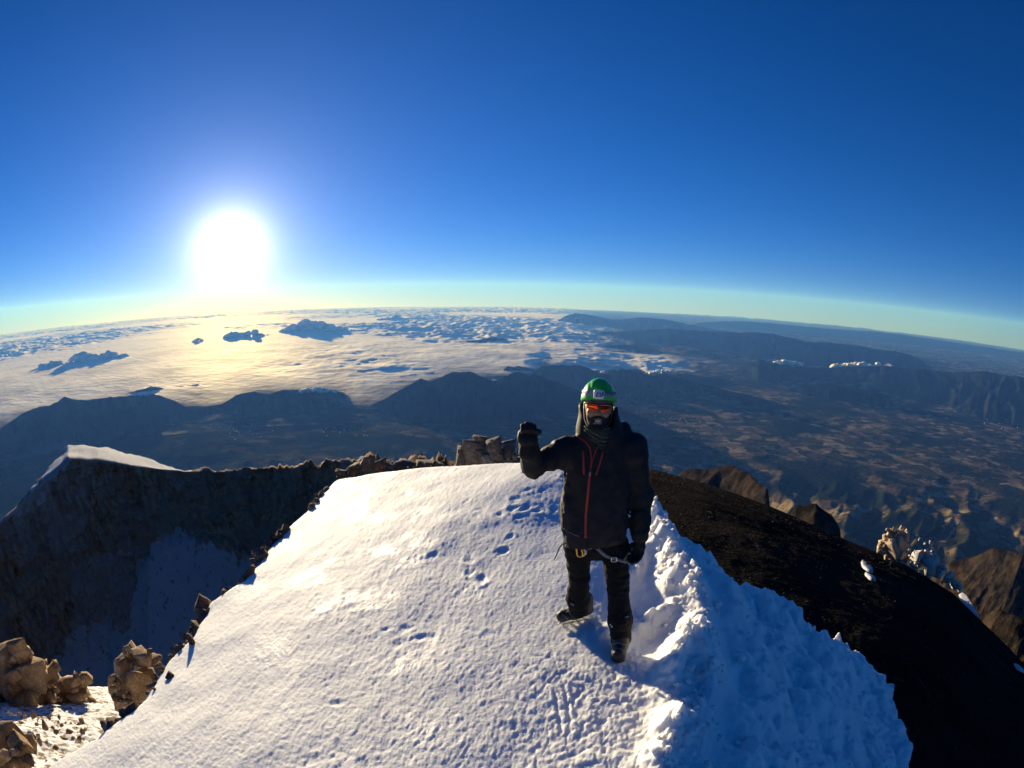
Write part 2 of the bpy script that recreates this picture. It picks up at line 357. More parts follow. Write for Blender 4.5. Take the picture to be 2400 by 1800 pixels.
cumulus(170, 325, 800, 842, 40000, 1, 'blue-grey cumulus bank low above the cloud sea, lowest and leftmost of the dark clouds', alt=CLOUD-40)
cumulus(95, 190, 832, 856, 38000, 2, 'small pale cumulus trailing at the lower end of the leftmost dark cloud bank', alt=CLOUD-40)
cumulus(520, 640, 764, 790, 62000, 3, 'dark blue cumulus top directly under the glare of the sun', alt=CLOUD-40)
cumulus(662, 815, 742, 776, 70000, 4, 'long dark blue cumulus bank beside the cloud under the sun', alt=CLOUD-40)
cumulus(755, 830, 760, 778, 66000, 5, 'small dark cumulus in front of the long dark bank', alt=CLOUD-40)
cumulus(885, 1010, 733, 750, 95000, 6, 'thin blue cumulus streak near the horizon above the puffy cloud deck', alt=CLOUD-40)
cumulus(450, 480, 786, 802, 58000, 7, 'small round pale cumulus puff between the two dark banks', alt=CLOUD-40)
cumulus(700, 800, 903, 916, 16500, 8, 'thin bright cloud lying on the crest of the blue ridge')
cumulus(1150, 1175, 883, 893, 17600, 9, 'tiny bright cloud in the notch of the big blue mountain')
cumulus(1400, 1432, 864, 876, 21500, 10, 'small bright cloud in the saddle just behind the green helmet')
cumulus(1795, 1880, 838, 852, 32000, 11, 'white cloud strip behind the pointed far hill', alt=-2780)
cumulus(1945, 2090, 840, 858, 31000, 12, 'broad white cloud lying along the far blue range', alt=-2780)
cumulus(1520, 1580, 864, 874, 23500, 13, 'small cream clouds drifting in the hazy valley beyond the ridge', alt=-2780)
# ================================================================== THE SUMMIT: dark flank, crater, snow ridge
# ------------------------------------------------------------------ black scree flank falling away beyond the snow
_TA = np.radians([-10, 5, 15, 21, 28, 37.6, 45.1, 51.7, 56.2, 63.2, 75, 95, 125])
_TT = np.array([.30, .30, .319, .338, .367, .412, .437, .468, .504, .551, .60, .62, .6])
def scree_z(rho, az):
    T = np.interp(az, _TA, _TT)
    c = np.interp(rho, [1, 2.2, 3.4, 5, 9, 40], [-2.4, -1.2, -.15, .35, .75, 1.6])
    z = c - T*rho - np.maximum(0, rho-330)**2*.0009
    return z - np.maximum(0, np.radians(15)-az)*rho*.4
_az = np.radians(np.linspace(3, 118, 420)); _r = np.geomspace(1.3, 900, 360)
RR, AA = np.meshgrid(_r, _az, indexing='ij'); X = RR*np.sin(AA); Y = RR*np.cos(AA)
Z = scree_z(RR, AA) + fbm2(X/3.1, Y/3.1, 4, 3)*.10*np.minimum(1, RR/8) + fbm2(X*2.2, Y*2.2, 4, 8)*.035*smooth(2, 6, RR) + fbm2(X/30, Y/30, 3, 5)*.5*smooth(20, 90, RR)*(1-smooth(200, 330, RR)*.6)
q = M('black_scree'); v = q.geo(); st = q.vor(v, 7, 'F1', out='Color'); sp = q.n('SeparateColor'); q.l(st, sp.inputs[0])
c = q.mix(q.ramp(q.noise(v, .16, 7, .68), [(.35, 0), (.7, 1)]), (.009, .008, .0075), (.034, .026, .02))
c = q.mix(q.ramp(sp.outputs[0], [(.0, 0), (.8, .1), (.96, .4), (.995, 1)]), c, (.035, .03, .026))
h = q.math('ADD', q.vor(v, 7, 'F1'), q.math('MULTIPLY', q.noise(v, 3, 6, .7), 1.5))
q.bsdf(c, .95, q.bump(h, .9, .06), 0, .0); SCREE = q.m
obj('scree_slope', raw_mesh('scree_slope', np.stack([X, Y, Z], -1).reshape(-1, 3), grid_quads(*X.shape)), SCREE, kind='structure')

# ------------------------------------------------------------------ snow ridge
_BY = np.array([-3, 1.2, 2.0, 2.6, 3.0, 3.4, 3.7, 4.3, 5.0, 5.8, 6.6, 7.4, 9.0])
_BX = np.array([.45, .82, 1.02, 1.26, 1.40, 1.46, 1.55, 1.58, 1.58, 1.60, 1.55, 1.45, 1.2])
def berm_x(y): return np.interp(y, _BY, _BX)

_EA = np.radians([5, 10, 15.5, 21, 27.2, 31, 36.2, 41, 46.3, 52, 56.4, 70, 90, 120])        # snow edge over the scree, as range from the camera foot
_ER = np.array([9.5, 8.0, 5.7, 5.15, 5.1, 5.2, 5.4, 5.9, 6.1, 5.0, 4.4, 3.8, 3.2, 2.8])


def snow_base(x, y):
    s = np.maximum(0, .62-x); s2 = np.minimum(s, 5.2)
    z = -(.105*s2 + .046*s2*s2) - np.maximum(0, s-5.2)*.6
    bx = berm_x(y); u = x-bx
    z = z - np.where(u > .02, .56*(u-.02) + .03*np.maximum(0, u-.02)**2, 0)          # shaded side falling to the scree
    yb = 7.1 + .60*np.maximum(0, .25-x) - .5*np.maximum(0, x-.6)
    f = np.maximum(0, y-yb); z = z - np.minimum(.5*f*f, .25+.85*np.maximum(0, f-.3)) # drops off beyond the crest
    z = z + .15*np.exp(-((y-6.6)/1.2)**2)*np.exp(-((x-.3)/1.3)**2)
    return z

def hit_snow(px, py, lift=0.0):
    k = ray(px, py); t = np.linspace(.8, 40, 2600); p = CAM[None, :]+k[None, :]*t[:, None]
    d = p[:, 2]-(snow_base(p[:, 0], p[:, 1])+lift); i = np.argmax(d < 0) if (d < 0).any() else len(t)-1
    return p[i]
_ed = np.array([hit_snow(a, b) for a, b in ((723,1183),(660,1246),(607,1294),(564,1366),(521,1390),(477,1419),(439,1501),(386,1549),(337,1631),(294,1670),(212,1733),(106,1790))])
_o = np.argsort(_ed[:, 1]); _LEY = np.concatenate([[-6], _ed[_o, 1], [16]]); _LEX = np.concatenate([[_ed[_o[0], 0]-.3], _ed[_o, 0], [_ed[_o[-1], 0]+.6]])
def left_edge_x(y): return np.interp(y, _LEY, _LEX) + .10*fbm2(np.asarray(y)*1.6, np.asarray(y)*0+3, 4, 12)

_rng = np.random.RandomState(5)
_prints = []
def _cluster(cx, cy, sx, sy, n, r0=.045, r1=.10, d=.05):
    for _ in range(n):
        _prints.append((_rng.normal(cx, sx), _rng.normal(cy, sy), _rng.uniform(r0, r1), d*_rng.uniform(.25, .85), _rng.uniform(0, 3.14)))
_cluster(.25, 5.8, .5, .6, 24, .025, .05, .03); _cluster(-.1, 4.6, .3, .5, 5, .03, .05, .024); _cluster(-.75, 4.0, .22, .35, 7, .03, .05, .026); _cluster(.5, 6.5, .5, .4, 8, .025, .05, .03); _cluster(-.55, 1.75, .1, .1, 1, .05, .06, .05); _cluster(-1.0, 3.1, .2, .3, 4, .03, .045, .02)
_grooves = [((.30, 2.55), 1.62, .22), ((.36, 2.6), 1.60, .2)]

def snow_detail(x, y):
    z = np.zeros_like(x)
    bx = berm_x(y); u = x-bx
    leftw = smooth(.5, -.6, x); onbench = smooth(-.8, .1, x)*smooth(.1, -.25, u)
    # wind-carved streaks along the ridge
    a, b = x*.955-y*.295, x*.295+y*.955
    z += (.35+.65*leftw)*.0075*(ridged2(a*5.5+fbm2(x*1.3, y*1.3, 3, 2)*.6, b*1.25, 4, 101)-.6)
    z += (.35+.65*leftw)*.0044*(np.abs(fbm2(a*34+fbm2(x*4, y*4, 2, 4)*.5, b*11.0, 4, 111, .6))*2-.5)
    z += .035*fbm2(x*.9, y*.9, 3, 121)
    z += .0034*fbm2(x*48, y*48, 3, 131) + .0028*(ridged2(x*70+y*9, y*55, 2, 133)-.6)
    # chipped ice band on the slope
    ice = np.exp(-(((x+1.25+.25*(y-3.2))/.42)**2))*smooth(1.2, 2.0, y)*smooth(6.3, 4.6, y)*smooth(-.25, .2, fbm2(x*1.9, y*1.9, 3, 141))
    z += ice*.018*(ridged2(x*9+y*3, y*8-x*2, 4, 151)-.55)
    # trampled snow by the boots
    tr = smooth(-.25, .35, x)*smooth(.25, -.15, u)*smooth(3.6, 2.7, y)
    z += tr*.012*np.abs(fbm2(x*24, y*24, 4, 161)) + tr*.010*fbm2(x*7+2, y*7, 5, 165, .6) - tr*.007*smooth(.12, .0, np.abs(fbm2(x*11+7, y*8, 2, 167)))
    for (gx, gy), an, ln in _grooves:
        m = (np.abs(x-gx) < .6) & (np.abs(y-gy) < .6)
        if not m.any(): continue
        dx = x[m]-gx; dy = y[m]-gy; al = dx*math.cos(an)+dy*math.sin(an); ac = -dx*math.sin(an)+dy*math.cos(an)
        z[m] += -.009*np.exp(-(ac/.010)**2)*smooth(ln, ln-.02, np.abs(al)) + .004*np.exp(-((np.abs(ac)-.022)/.01)**2)*smooth(ln, ln-.02, np.abs(al))
    for (fx, fy, r, d, an) in _prints:
        m = (np.abs(x-fx) < r*4) & (np.abs(y-fy) < r*4)
        if not m.any(): continue
        dx = x[m]-fx; dy = y[m]-fy; al = (dx*math.cos(an)+dy*math.sin(an))/1.5; ac = -dx*math.sin(an)+dy*math.cos(an)
        k = np.hypot(al, ac)/r + .75*fbm2(x[m]*16, y[m]*16, 3, 171)
        z[m] += .55*d*(-np.exp(-k**2)) + d*.35*np.exp(-((k-1.5)/.5)**2)*(.5+.5*np.sin(al*40+fx*9))
    # walked trough between the bench and the broken berm
    trough = np.exp(-((u+.42)/.24)**2)*smooth(2.9, 3.4, y)*smooth(6.9, 5.2, y)
    z -= trough*(.13+.05*fbm2(x*2.4, y*2.4, 3, 181))
    lump = ridged2(x*2.3+1, y*2.3, 3, 191); lump2 = fbm2(x*5.2, y*5.2, 3, 201); lump3 = ridged2(x*12, y*12, 3, 211)-.55
    gap = smooth(-.32, .1, fbm2(y*1.15+.6, x*.6, 2, 221)) if True else 1
    bm = np.exp(-((u+.10)/.17)**2)
    z += bm*gap*(.05+.16*lump+.13*lump2+.10*lump3)*smooth(1.5, 2.1, y)*smooth(7.4, 6.0, y)
    # side spurs of broken snow across the trough
    for sx, sy, an, ln, hh in ((1.12, 3.62, .55, .42, .12), (1.15, 2.95, 1.0, .28, .20), (1.2, 4.55, 1.1, .25, .10), (.98, 2.25, .9, .25, .07)):
        dx = x-sx; dy = y-sy; al = dx*math.cos(an)+dy*math.sin(an); ac = -dx*math.sin(an)+dy*math.cos(an)
        z += hh*np.exp(-(ac/.085)**2-(al/ln)**2)*(.40+.65*lump+.5*lump2+.6*lump3)
    # shaded snow: wind lumps and hollows
    sh = smooth(.05, .4, u)
    z += sh*(.14*np.abs(fbm2(x*1.6+4, y*1.6, 4, 231, .55))*2 + .13*(ridged2(x*2.6, y*2.6, 4, 241)-.6) + .03*(ridged2(x*8, y*8, 3, 245)-.6) + .012*fbm2(x*18, y*18, 3, 251))
    return z

def snow_z(x, y, detail=True):
    x = np.asarray(x, float); y = np.asarray(y, float)
    z = snow_base(x, y)
    if detail: z = z + snow_detail(x, y)
    rho = np.hypot(x, y); az = np.arctan2(x, y)
    # right edge of the snow cap over the scree
    er = np.interp(az, _EA, _ER)*(1 + .045*fbm2(az*14, az*0+1, 4, 261) + .02*fbm2(az*60, az*0+2, 2, 262))
    e = np.where(az > np.radians(4), rho-er, -1.0)
    z = z - np.where(e > -.12, np.minimum(2.6*np.maximum(0, e+.0)+.6*np.maximum(0, e+.12)**2*4, 3+e), 0)
    # left edge over the crater
    le = left_edge_x(y)-x
    z = z - np.where(le > -.2, 1.0*np.maximum(0, le+.2)**2/(.2+np.maximum(le, 0)+.2) + 1.7*np.maximum(0, le), 0)
    return z

_az = np.radians(np.concatenate([np.linspace(-180, -84, 60)[:-1], np.linspace(-84, 74, 1060), np.linspace(74, 180, 60)[1:]])); _r = np.concatenate([[.02, .2, .4], np.geomspace(.7, 19, 540)])
RR, AA = np.meshgrid(_r, _az, indexing='ij'); X = RR*np.sin(AA); Y = RR*np.cos(AA); Z = snow_z(X, Y)
le = left_edge_x(Y)-X
dirt = smooth(.12, .5, le + .35*fbm2(X*1.5, Y*1.5, 4, 301))
q = M('wind_packed_snow'); v = q.geo()
n1 = q.noise(v, 120, 3, .6); n2 = q.noise(v, 34, 5, .6); n3 = q.noise(v, 1.1, 3)
c = q.mix(q.ramp(n3, [(.3, 0), (.7, 1)]), (.85, .84, .82), (.90, .89, .87))
ice = q.ramp(q.noise(v, 1.6, 5, .65), [(.52, 0), (.66, 1)])
rg = q.mix(ice, (.75, .75, .75), (.45, .45, .45)); rgb = q.n('RGBToBW'); q.l(rg, rgb.inputs[0])
bb = q.bump(n1, .35, .006, q.bump(n2, .5, .012))
dr = q.mix(q.noise(v, 9, 6, .7), (.05, .04, .032), (.17, .125, .09))
dr = q.mix(q.ramp(q.noise(v, 2.1, 6, .7), [(.52, 0), (.57, 1)]), dr, (.78, .79, .82))
q.bsdf(q.mix(q.attr('dirt'), c, dr), rgb.outputs[0], bb, 0, .12, Subsurface_Weight=.55, Subsurface_Scale=.05, Subsurface_Radius=(1.0, .95, .9)); SNOW = q.m
me = raw_mesh('snow_ridge', np.stack([X, Y, Z], -1).reshape(-1, 3), grid_quads(*X.shape, wrap=False)); add_attr(me, 'dirt', dirt)
obj('snow_ridge', me, SNOW, kind='structure')

# ------------------------------------------------------------------ crater: far wall, talus and floor
CX = np.array([-420, -200, -60, 0, 80, 160, 250, 350, 430, 520, 600, 680, 760, 790, 830, 870, 920, 960, 1010, 1060, 1130, 1200.])
RIMY = np.array([1560, 1400, 1276, 1228, 1150, 1078, 1086, 1099, 1106, 1104, 1096, 1094, 1087, 1076, 1082, 1072, 1084, 1082, 1080, 1078, 1082, 1088.])
RIMD = np.array([110, 140, 158, 168, 185, 200, 215, 230, 240, 245, 245, 238, 222, 214, 200, 188, 165, 145, 120, 100, 85, 75.])
BACKY = np.array([1558, 1397, 1272, 1223, 1142, 1046, 1047, 1076, 1104, 1101, 1092, 1090, 1083, 1072, 1078, 1068, 1079, 1077, 1075, 1073, 1078, 1084.])
BACKD = np.where((CX >= 120) & (CX <= 420), 38, 6.)
BASEY = np.array([1700, 1660, 1640, 1630, 1600, 1555, 1500, 1300, 1262, 1255, 1300, 1360, 1400, 1400, 1400, 1400, 1380, 1360, 1330, 1300, 1280, 1270.])
nc = 520
cx = np.linspace(-420, 1200, nc)
def col(A): return np.interp(cx, CX, A)
rimy, rimd, backy, backd, basey = col(RIMY), col(RIMD), col(BACKY), col(BACKD), col(BASEY)
jag = fbm2(cx/22, cx*0, 5, 401)
rows = []; rpx = []
def row(py, dist):
    rows.append(np.array([at_dist(a, b, d) for a, b, d in zip(cx, py, dist)])); rpx.append(np.stack([cx, py], -1))
k = row(backy+3, rimd+backd+22); rows[-1][:, 2] -= 60
row(backy+1, rimd+backd+8)
row(backy, rimd+backd)
for t in (.25, .5, .75): row(backy*(1-t)+rimy*t, rimd+backd*(1-t))
NW = 170
for i in range(NW):
    t = i/(NW-1); row(rimy+(basey-rimy)*t, rimd*(1-.065*t-.02*t*t*(basey-rimy)/300))
NF = 70
endy = np.maximum(basey+60, 1760)
for i in range(1, NF):
    t = i/(NF-1); row(basey+(endy-basey)*t, rimd*(.915-.30*t*(endy-basey)/480))
P = np.array(rows); PX = np.array(rpx); nr = len(rows)
x, y, z = P[..., 0], P[..., 1], P[..., 2]
rr = np.hypot(x, y)
inwall = np.zeros(nr); inwall[6:6+NW] = 1; inwall[6+NW:] = .3
led = z/5.5+1.2*fbm3(x/25, y/25, z/25, 3, 445); flute = (led-np.floor(led)-.5)*1.6 + (ridged2(x/4.+y/5., z/9., 4, 447)-.6)*5 + fbm3(x/9, y/9, z/22, 5, 411)*6.5 + (1-np.abs(fbm3(x/5, y/5, z/13, 4, 421)))*3.0 + fbm3(x/1.7, y/1.7, z/1.7, 3, 431)*1.3 + fbm3(x/40, y/40, z/9., 3, 441)*2.0
edgefade = smooth(0, 14, np.arange(nr)-5.)[:, None]
disp = flute*inwall[:, None]*edgefade
P[..., 0] += x/rr*disp; P[..., 1] += y/rr*disp
amt = smooth(440, 520, cx)*(1-0*cx)
capn = np.stack([fbm2(P[i, :, 0]/14, P[i, :, 1]/14, 5, 482) for i in range(6)]); P[1:6, :, 2] += capn[1:6]*1.6
P[1:9, :, 2] += ((jag*3.2+1.6*fbm2(cx/5., cx*0, 3, 403))*amt)[None, :]*np.linspace(.7, 1, 8)[:, None]

def inside(poly, pts):
    poly = np.array(poly, float); X, Y = pts[..., 0], pts[..., 1]; r = np.zeros(X.shape, bool); j = len(poly)-1
    for i in range(len(poly)):
        xi, yi = poly[i]; xj, yj = poly[j]
        r ^= ((yi > Y) != (yj > Y)) & (X < (xj-xi)*(Y-yi)/(yj-yi+1e-9)+xi); j = i
    return r
wx = PX[..., 0] + 16*fbm2(PX[..., 0]/24, PX[..., 1]/24, 5, 451) + 7*fbm2(PX[..., 0]/7, PX[..., 1]/9, 3, 453)
wy = PX[..., 1] + 26*fbm2(PX[..., 0]/16, PX[..., 1]/40, 5, 461) + 12*fbm2(PX[..., 0]/5, PX[..., 1]/20, 3, 463)
W = np.stack([wx, wy], -1)
snow = inside([(345,1300),(375,1258),(455,1252),(470,1275),(530,1292),(575,1312),(640,1300),(800,1290),(800,1500),(600,1900),(100,1900),(130,1545),(160,1512),(180,1472),(215,1478),(250,1462),(290,1482),(308,1462),(312,1400),(330,1340)], W).astype(float)
snow = np.maximum(snow, inside([(160,1040),(168,1088),(105,1178),(0,1240),(-200,1410),(-200,1380),(0,1218),(100,1115)], W)*.9)
dust = inside([(170,1300),(310,1300),(315,1470),(170,1480)], W)*.30 + inside([(0,1240),(110,1170),(180,1085),(230,1090),(200,1260),(150,1300),(60,1330),(0,1300)], W)*.22
snow = np.maximum(snow, dust)
fl = fbm2(PX[..., 0]/3.0, PX[..., 1]/70, 3, 471)
snow = np.maximum(snow, ((fl > .48) & (fbm2(PX[..., 0]/60, PX[..., 1]/60, 3, 475) > .12))*.45)
snow[:6] = np.where((cx > 100) & (cx < 450), 1.0, np.where(fbm2(cx/12, cx*0, 3, 480) > .12, .7, .05))[None, :]
rk = (fbm2(PX[..., 0]/9, PX[..., 1]/7, 3, 490) > .52) & (PX[..., 1] > 1245)
snow = np.where(rk, np.minimum(snow, .05), snow)
q = M('crater_rock'); v = q.geo()
st = q.mapping(v, (.35, .35, .09))
c = q.mix(q.ramp(q.noise(st, 1.1, 9, .68), [(.38, 0), (.62, 1)]), (.24, .14, .075), (.66, .44, .26))
c = q.mix(q.ramp(q.noise(v, .06, 4, .6), [(.42, 0), (.62, 1)]), c, (.42, .31, .22))
c = q.mix(q.ramp(q.noise(q.mapping(v, (1, 1, .35)), .8, 9, .72), [(.56, 0), (.64, .8)]), c, (.52, .48, .43))
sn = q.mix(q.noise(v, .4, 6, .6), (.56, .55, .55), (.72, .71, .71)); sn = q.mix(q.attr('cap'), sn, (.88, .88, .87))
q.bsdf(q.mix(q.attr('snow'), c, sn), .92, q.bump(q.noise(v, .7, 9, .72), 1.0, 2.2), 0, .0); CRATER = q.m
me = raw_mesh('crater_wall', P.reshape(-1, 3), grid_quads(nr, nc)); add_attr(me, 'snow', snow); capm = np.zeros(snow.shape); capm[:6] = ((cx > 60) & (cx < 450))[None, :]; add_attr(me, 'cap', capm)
obj('crater_terrain', me, CRATER, kind='structure')
# ================================================================== ROCKS
def chisel(seed, sub=3, cuts=14, noise=.10):
    """a fractured block: hull of scattered points, its faces split and roughened"""
    rng = np.random.RandomState(seed); C8 = np.array([(i, j, k) for i in (-1, 1) for j in (-1, 1) for k in (-1, 1)], float)
    P = C8*rng.uniform(.35, 1, (8, 3)); n = {2: 2, 3: 5, 4: 9}.get(sub, 5); E_ = rng.normal(size=(n, 3)); E_ /= np.abs(E_).max(1)[:, None]; P = np.concatenate([P, E_*rng.uniform(.7, 1, (n, 3))])
    P = P*rng.uniform(.65, 1, (1, 3)); sh = np.eye(3)+rng.uniform(-.25, .25, (3, 3)); P = P@sh
    bm = bmesh.new(); [bm.verts.new(p) for p in P]; r = bmesh.ops.convex_hull(bm, input=bm.verts[:])
    bmesh.ops.delete(bm, geom=[g_ for g_ in r['geom_interior'] if isinstance(g_, bmesh.types.BMVert)], context='VERTS')
    if sub > 2: bmesh.ops.subdivide_edges(bm, edges=bm.edges[:], cuts=2 if sub == 3 else 3, use_grid_fill=True)
    bmesh.ops.triangulate(bm, faces=bm.faces[:]); bm.verts.index_update()
    V = np.array([v.co[:] for v in bm.verts]); T = np.array([[v.index for v in f.verts] for f in bm.faces]); bm.free()
    nn = fbm3(V[:, 0]*3+seed, V[:, 1]*3, V[:, 2]*3, 3, seed); V = V*(1+noise*.5*nn[:, None]); V /= np.abs(V).max()
    return raw_mesh('rock', V, None, T, shade=False)

def rockmat(name, a, b, cdark, scale=3.0, dust=0.0, bd=.05):
    q = M(name); v = q.geo(); n = q.noise(v, scale, 8, .68); ob = q.n('ObjectInfo').outputs['Random']
    c = q.mix(q.ramp(n, [(.34, 0), (.66, 1)]), a, b)
    fine = q.noise(v, scale*6, 8, .72); c = q.mix(q.ramp(fine, [(.38, .75), (.56, 0)]), c, cdark)
    c = q.mix(q.math('MULTIPLY', ob, .5), c, cdark)
    cr = q.vor(q.mapping(v, (1, 1, 1.4)), scale*.8, 'DISTANCE_TO_EDGE'); c = q.mix(q.ramp(cr, [(0, .35), (.02, 0)]), c, cdark)
    if dust: c = q.mix(q.math('MULTIPLY', q.ramp(q.noise(v, scale*.5, 6, .7), [(.56, 0), (.62, 1)]), dust), c, (.75, .76, .78))
    q.bsdf(c, .9, q.bump(q.math('ADD', q.math('ADD', n, q.math('MULTIPLY', fine, .7)), q.math('MULTIPLY', q.ramp(cr, [(0, 0), (.03, 1)]), .12)), 1.0, bd*1.6), 0, .2); return q.m
TAN = rockmat('tan_rock', (.26, .16, .085), (.56, .39, .23), (.13, .085, .055), 2.6, .2, .035)
BROWN = rockmat('brown_rock', (.11, .078, .056), (.32, .22, .155), (.07, .05, .042), 4, .2, .025)
RED = rockmat('red_brown_rock', (.10, .055, .045), (.20, .115, .09), (.06, .04, .035), 9, 0, .02)
GREY = rockmat('grey_rock', (.17, .14, .11), (.42, .33, .25), (.06, .05, .045), 1.8, .35, .05)
PALE = rockmat('pale_sulphur_rock', (.55, .40, .25), (.82, .66, .47), (.42, .30, .19), .9, .15, .12)
WHITER = rockmat('white_rime_rock', (.60, .54, .46), (.84, .80, .74), (.5, .44, .36), 1.2, .5, .1)
RM = {}
def rmesh(mt, seed, **k):
    key = (mt.name, seed, tuple(k.items()))
    if key not in RM:
        me = chisel(seed, **k); me.materials.append(mt); RM[key] = me
    return RM[key]

def put(name, me, p, size, rot, parent=None, **k):
    o = obj(name, me, parent=parent, **k)
    o.location = p if parent is None else np.asarray(p)-np.array(parent.location); o.scale = size; o.rotation_euler = rot; return o

def empty(name, loc, **k):
    return obj(name, None, loc=tuple(loc), **k)

rg = np.random.RandomState(11)
def rot(): return (rg.uniform(-.5, .5), rg.uniform(-.5, .5), rg.uniform(0, 6.28))

# single stones lying on the snow slope
for px, py, w, h, mt, sd, lab in ((451,1500,26,46,RED,1,'red-brown upright stone on the snow beside the crater edge, largest loose stone'),
        (398,1583,22,22,RED,2,'red-brown stone on snow below the upright stone, above the tan rock column'),
        (363,1614,18,10,RED,3,'flat reddish stone half sunk in snow beside the tan rock column'),
        (731,1186,18,22,TAN,4,'tan square stone on the upper snow edge with a short shadow'),
        (743,1172,14,16,BROWN,5,'dark stone just behind the tan square stone on the upper snow edge')):
    p = hit_snow(px, py+h*.2); d = np.linalg.norm(p-CAM); s = d/F*.5
    put('stone', rmesh(mt, sd, sub=3), p+np.array((0, 0, h*s*.15)), (w*s*1.1, w*s*1.1, h*s*1.1), (rg.uniform(-.2, .2), rg.uniform(-.2, .2), rg.uniform(0, 6)), label=lab, cat='stone', group='stones on the snow slope')

def edge_pt(p, off):
    p = p.copy(); p[0] = float(left_edge_x(p[1:2])[0])+off; p[2] = float(snow_z(p[0:1], p[1:2], False)[0])+.02; return p

def outcrop(name, label, path, n, size, mt, seed, dist=None, off=(-.15, .1), group=None, depth=.0, jit=8, core=None):
    """a jumble of broken blocks along a line seen at the given pixels"""
    rng = np.random.RandomState(seed); path = np.array(path, float)
    def loc(px, py):
        return edge_pt(hit_snow(px, py), rng.uniform(*off)) if dist is None else at_dist(px, py, dist+rng.uniform(-depth, depth))
    root = empty(name, loc(*path[len(path)//2]), label=label, cat='rocks', group=group)
    for i in range(n):
        u = rng.uniform(0, len(path)-1); a = int(u); f = u-a; px, py = path[a]*(1-f)+path[min(a+1, len(path)-1)]*f
        px += rng.uniform(-jit, jit); py += rng.uniform(-jit, jit)*.6; p = loc(px, py); d = np.linalg.norm(p-CAM)
        s = rng.uniform(*size)*d/F*.5*(1.5 if rng.rand() < .15 else 1)
        put('block', rmesh(mt, seed*10+int(rng.randint(8)), sub=3, cuts=18, noise=.22), p, (s*rng.uniform(.7, 1.9), s*rng.uniform(.7, 1.5), s*rng.uniform(.5, 1.4)), (rng.uniform(-.8, .8), rng.uniform(-.8, .8), rng.uniform(0, 6)), root)
    return root

EG = 'rock bands along the crater edge of the snow'
outcrop('rock_band', 'brown broken rocks at the top of the snow edge under the dark crater wall', [(745,1150),(715,1178),(690,1200)], 26, (8, 22), BROWN, 21, group=EG, off=(-.22, .12), jit=6)
outcrop('rock_band', 'reddish jumbled rocks at the corner where the snow edge steps', [(662,1248),(640,1256),(615,1272),(600,1290)], 40, (8, 26), RED, 22, group=EG, off=(-.2, .15), jit=6)
outcrop('rock_band', 'dark brown rocks along the middle of the snow edge', [(596,1300),(580,1325),(562,1350),(540,1372),(520,1392)], 80, (8, 26), BROWN, 23, group=EG, off=(-.2, .12), jit=8)
outcrop('rock_band', 'brown rock rib hanging over the crater beside the snow', [(492,1412),(468,1425),(448,1450),(435,1480),(425,1510),(405,1535)], 90, (10, 34), BROWN, 24, group=EG, off=(-.3, .08), jit=10)
outcrop('rock_band', 'dark rocks where the snow edge meets the tan rock column', [(385,1560),(355,1590),(345,1630),(320,1650)], 50, (8, 26), BROWN, 25, group=EG, off=(-.3, .1), jit=8)
outcrop('rock_band', 'dark brown broken rocks beside the lower snow edge', [(300,1655),(260,1680),(228,1690),(222,1712)], 80, (10, 34), BROWN, 26, group=EG, off=(-.4, .1), jit=12)

# big outcrop rising behind the crest beside the raised arm
def mass(name, label, blocks, mt, seed, dist, depth=2.0, extra=0, esize=(8, 20), cat='rock', group=None, mt2=None, tilt=.3):
    rng = np.random.RandomState(seed); B = np.array(blocks, float)
    root = empty(name, at_dist(B[:, 0].mean(), (B[:, 1]+B[:, 3]/2).max(), dist), label=label, cat=cat, group=group)
    for i, (px, py, w, h) in enumerate(B):
        p = at_dist(px, py, dist+rng.uniform(-.5, .5)*depth); d = np.linalg.norm(p-CAM); s = d/F*.5
        put('block', rmesh(mt, seed*10+i % 6, sub=4, cuts=26, noise=.10), p, (w*s*1.12, w*s*1.0, h*s*1.15), (rng.uniform(-tilt, tilt), rng.uniform(-tilt, tilt), rng.uniform(0, 6.28)), root)
    for i in range(extra):
        px, py, w, h = B[rng.randint(len(B))]; px += rng.uniform(-.45, .45)*w; py += rng.uniform(-.4, .45)*h
        p = at_dist(px, py, dist-rng.uniform(.15, .75)*w*dist/F*.5-depth*.3); d = np.linalg.norm(p-CAM); s = d/F*.5*rng.uniform(*esize)
        put('block', rmesh(mt2 or mt, seed*10+7+i % 6, sub=2), p, (s*rng.uniform(.9, 1.5), s*rng.uniform(.8, 1.2), s*rng.uniform(.7, 1.2)), (rng.uniform(-.5, .5), rng.uniform(-.5, .5), rng.uniform(0, 6)), root)
    return root

mass('rock_outcrop', 'grey-brown jagged rock outcrop behind the snow crest beside the raised fist',
     [(1088,1075,60,70),(1112,1060,56,90),(1133,1045,50,80),(1150,1060,70,90),(1180,1068,64,70),(1208,1080,60,44),(1140,1085,130,60)], GREY, 41, 24, 1.2, 46, (8, 20), tilt=.6)
mass('rock_outcrop', 'low dark rocks rising over the far end of the snow crest',
     [(835,1098,44,36),(860,1090,50,40),(885,1092,50,36),(910,1098,44,30),(800,1108,36,24),(955,1092,60,20),(1010,1088,70,22)], BROWN, 42, 34, 2.5, 26, (5, 12))
mass('rock_outcrop', 'tan cracked rock buttress with a pinnacle beside the deep crater',
     [(45,1530,58,80),(20,1580,110,130),(75,1580,80,90),(115,1580,44,66),(60,1640,170,140),(-40,1640,170,200),(135,1625,90,90),(170,1625,64,80),(188,1612,40,70),(198,1655,44,70),(222,1660,40,40),(110,1670,170,80),(165,1672,80,50)], TAN, 43, 17, 1.8, 70, (16, 44))
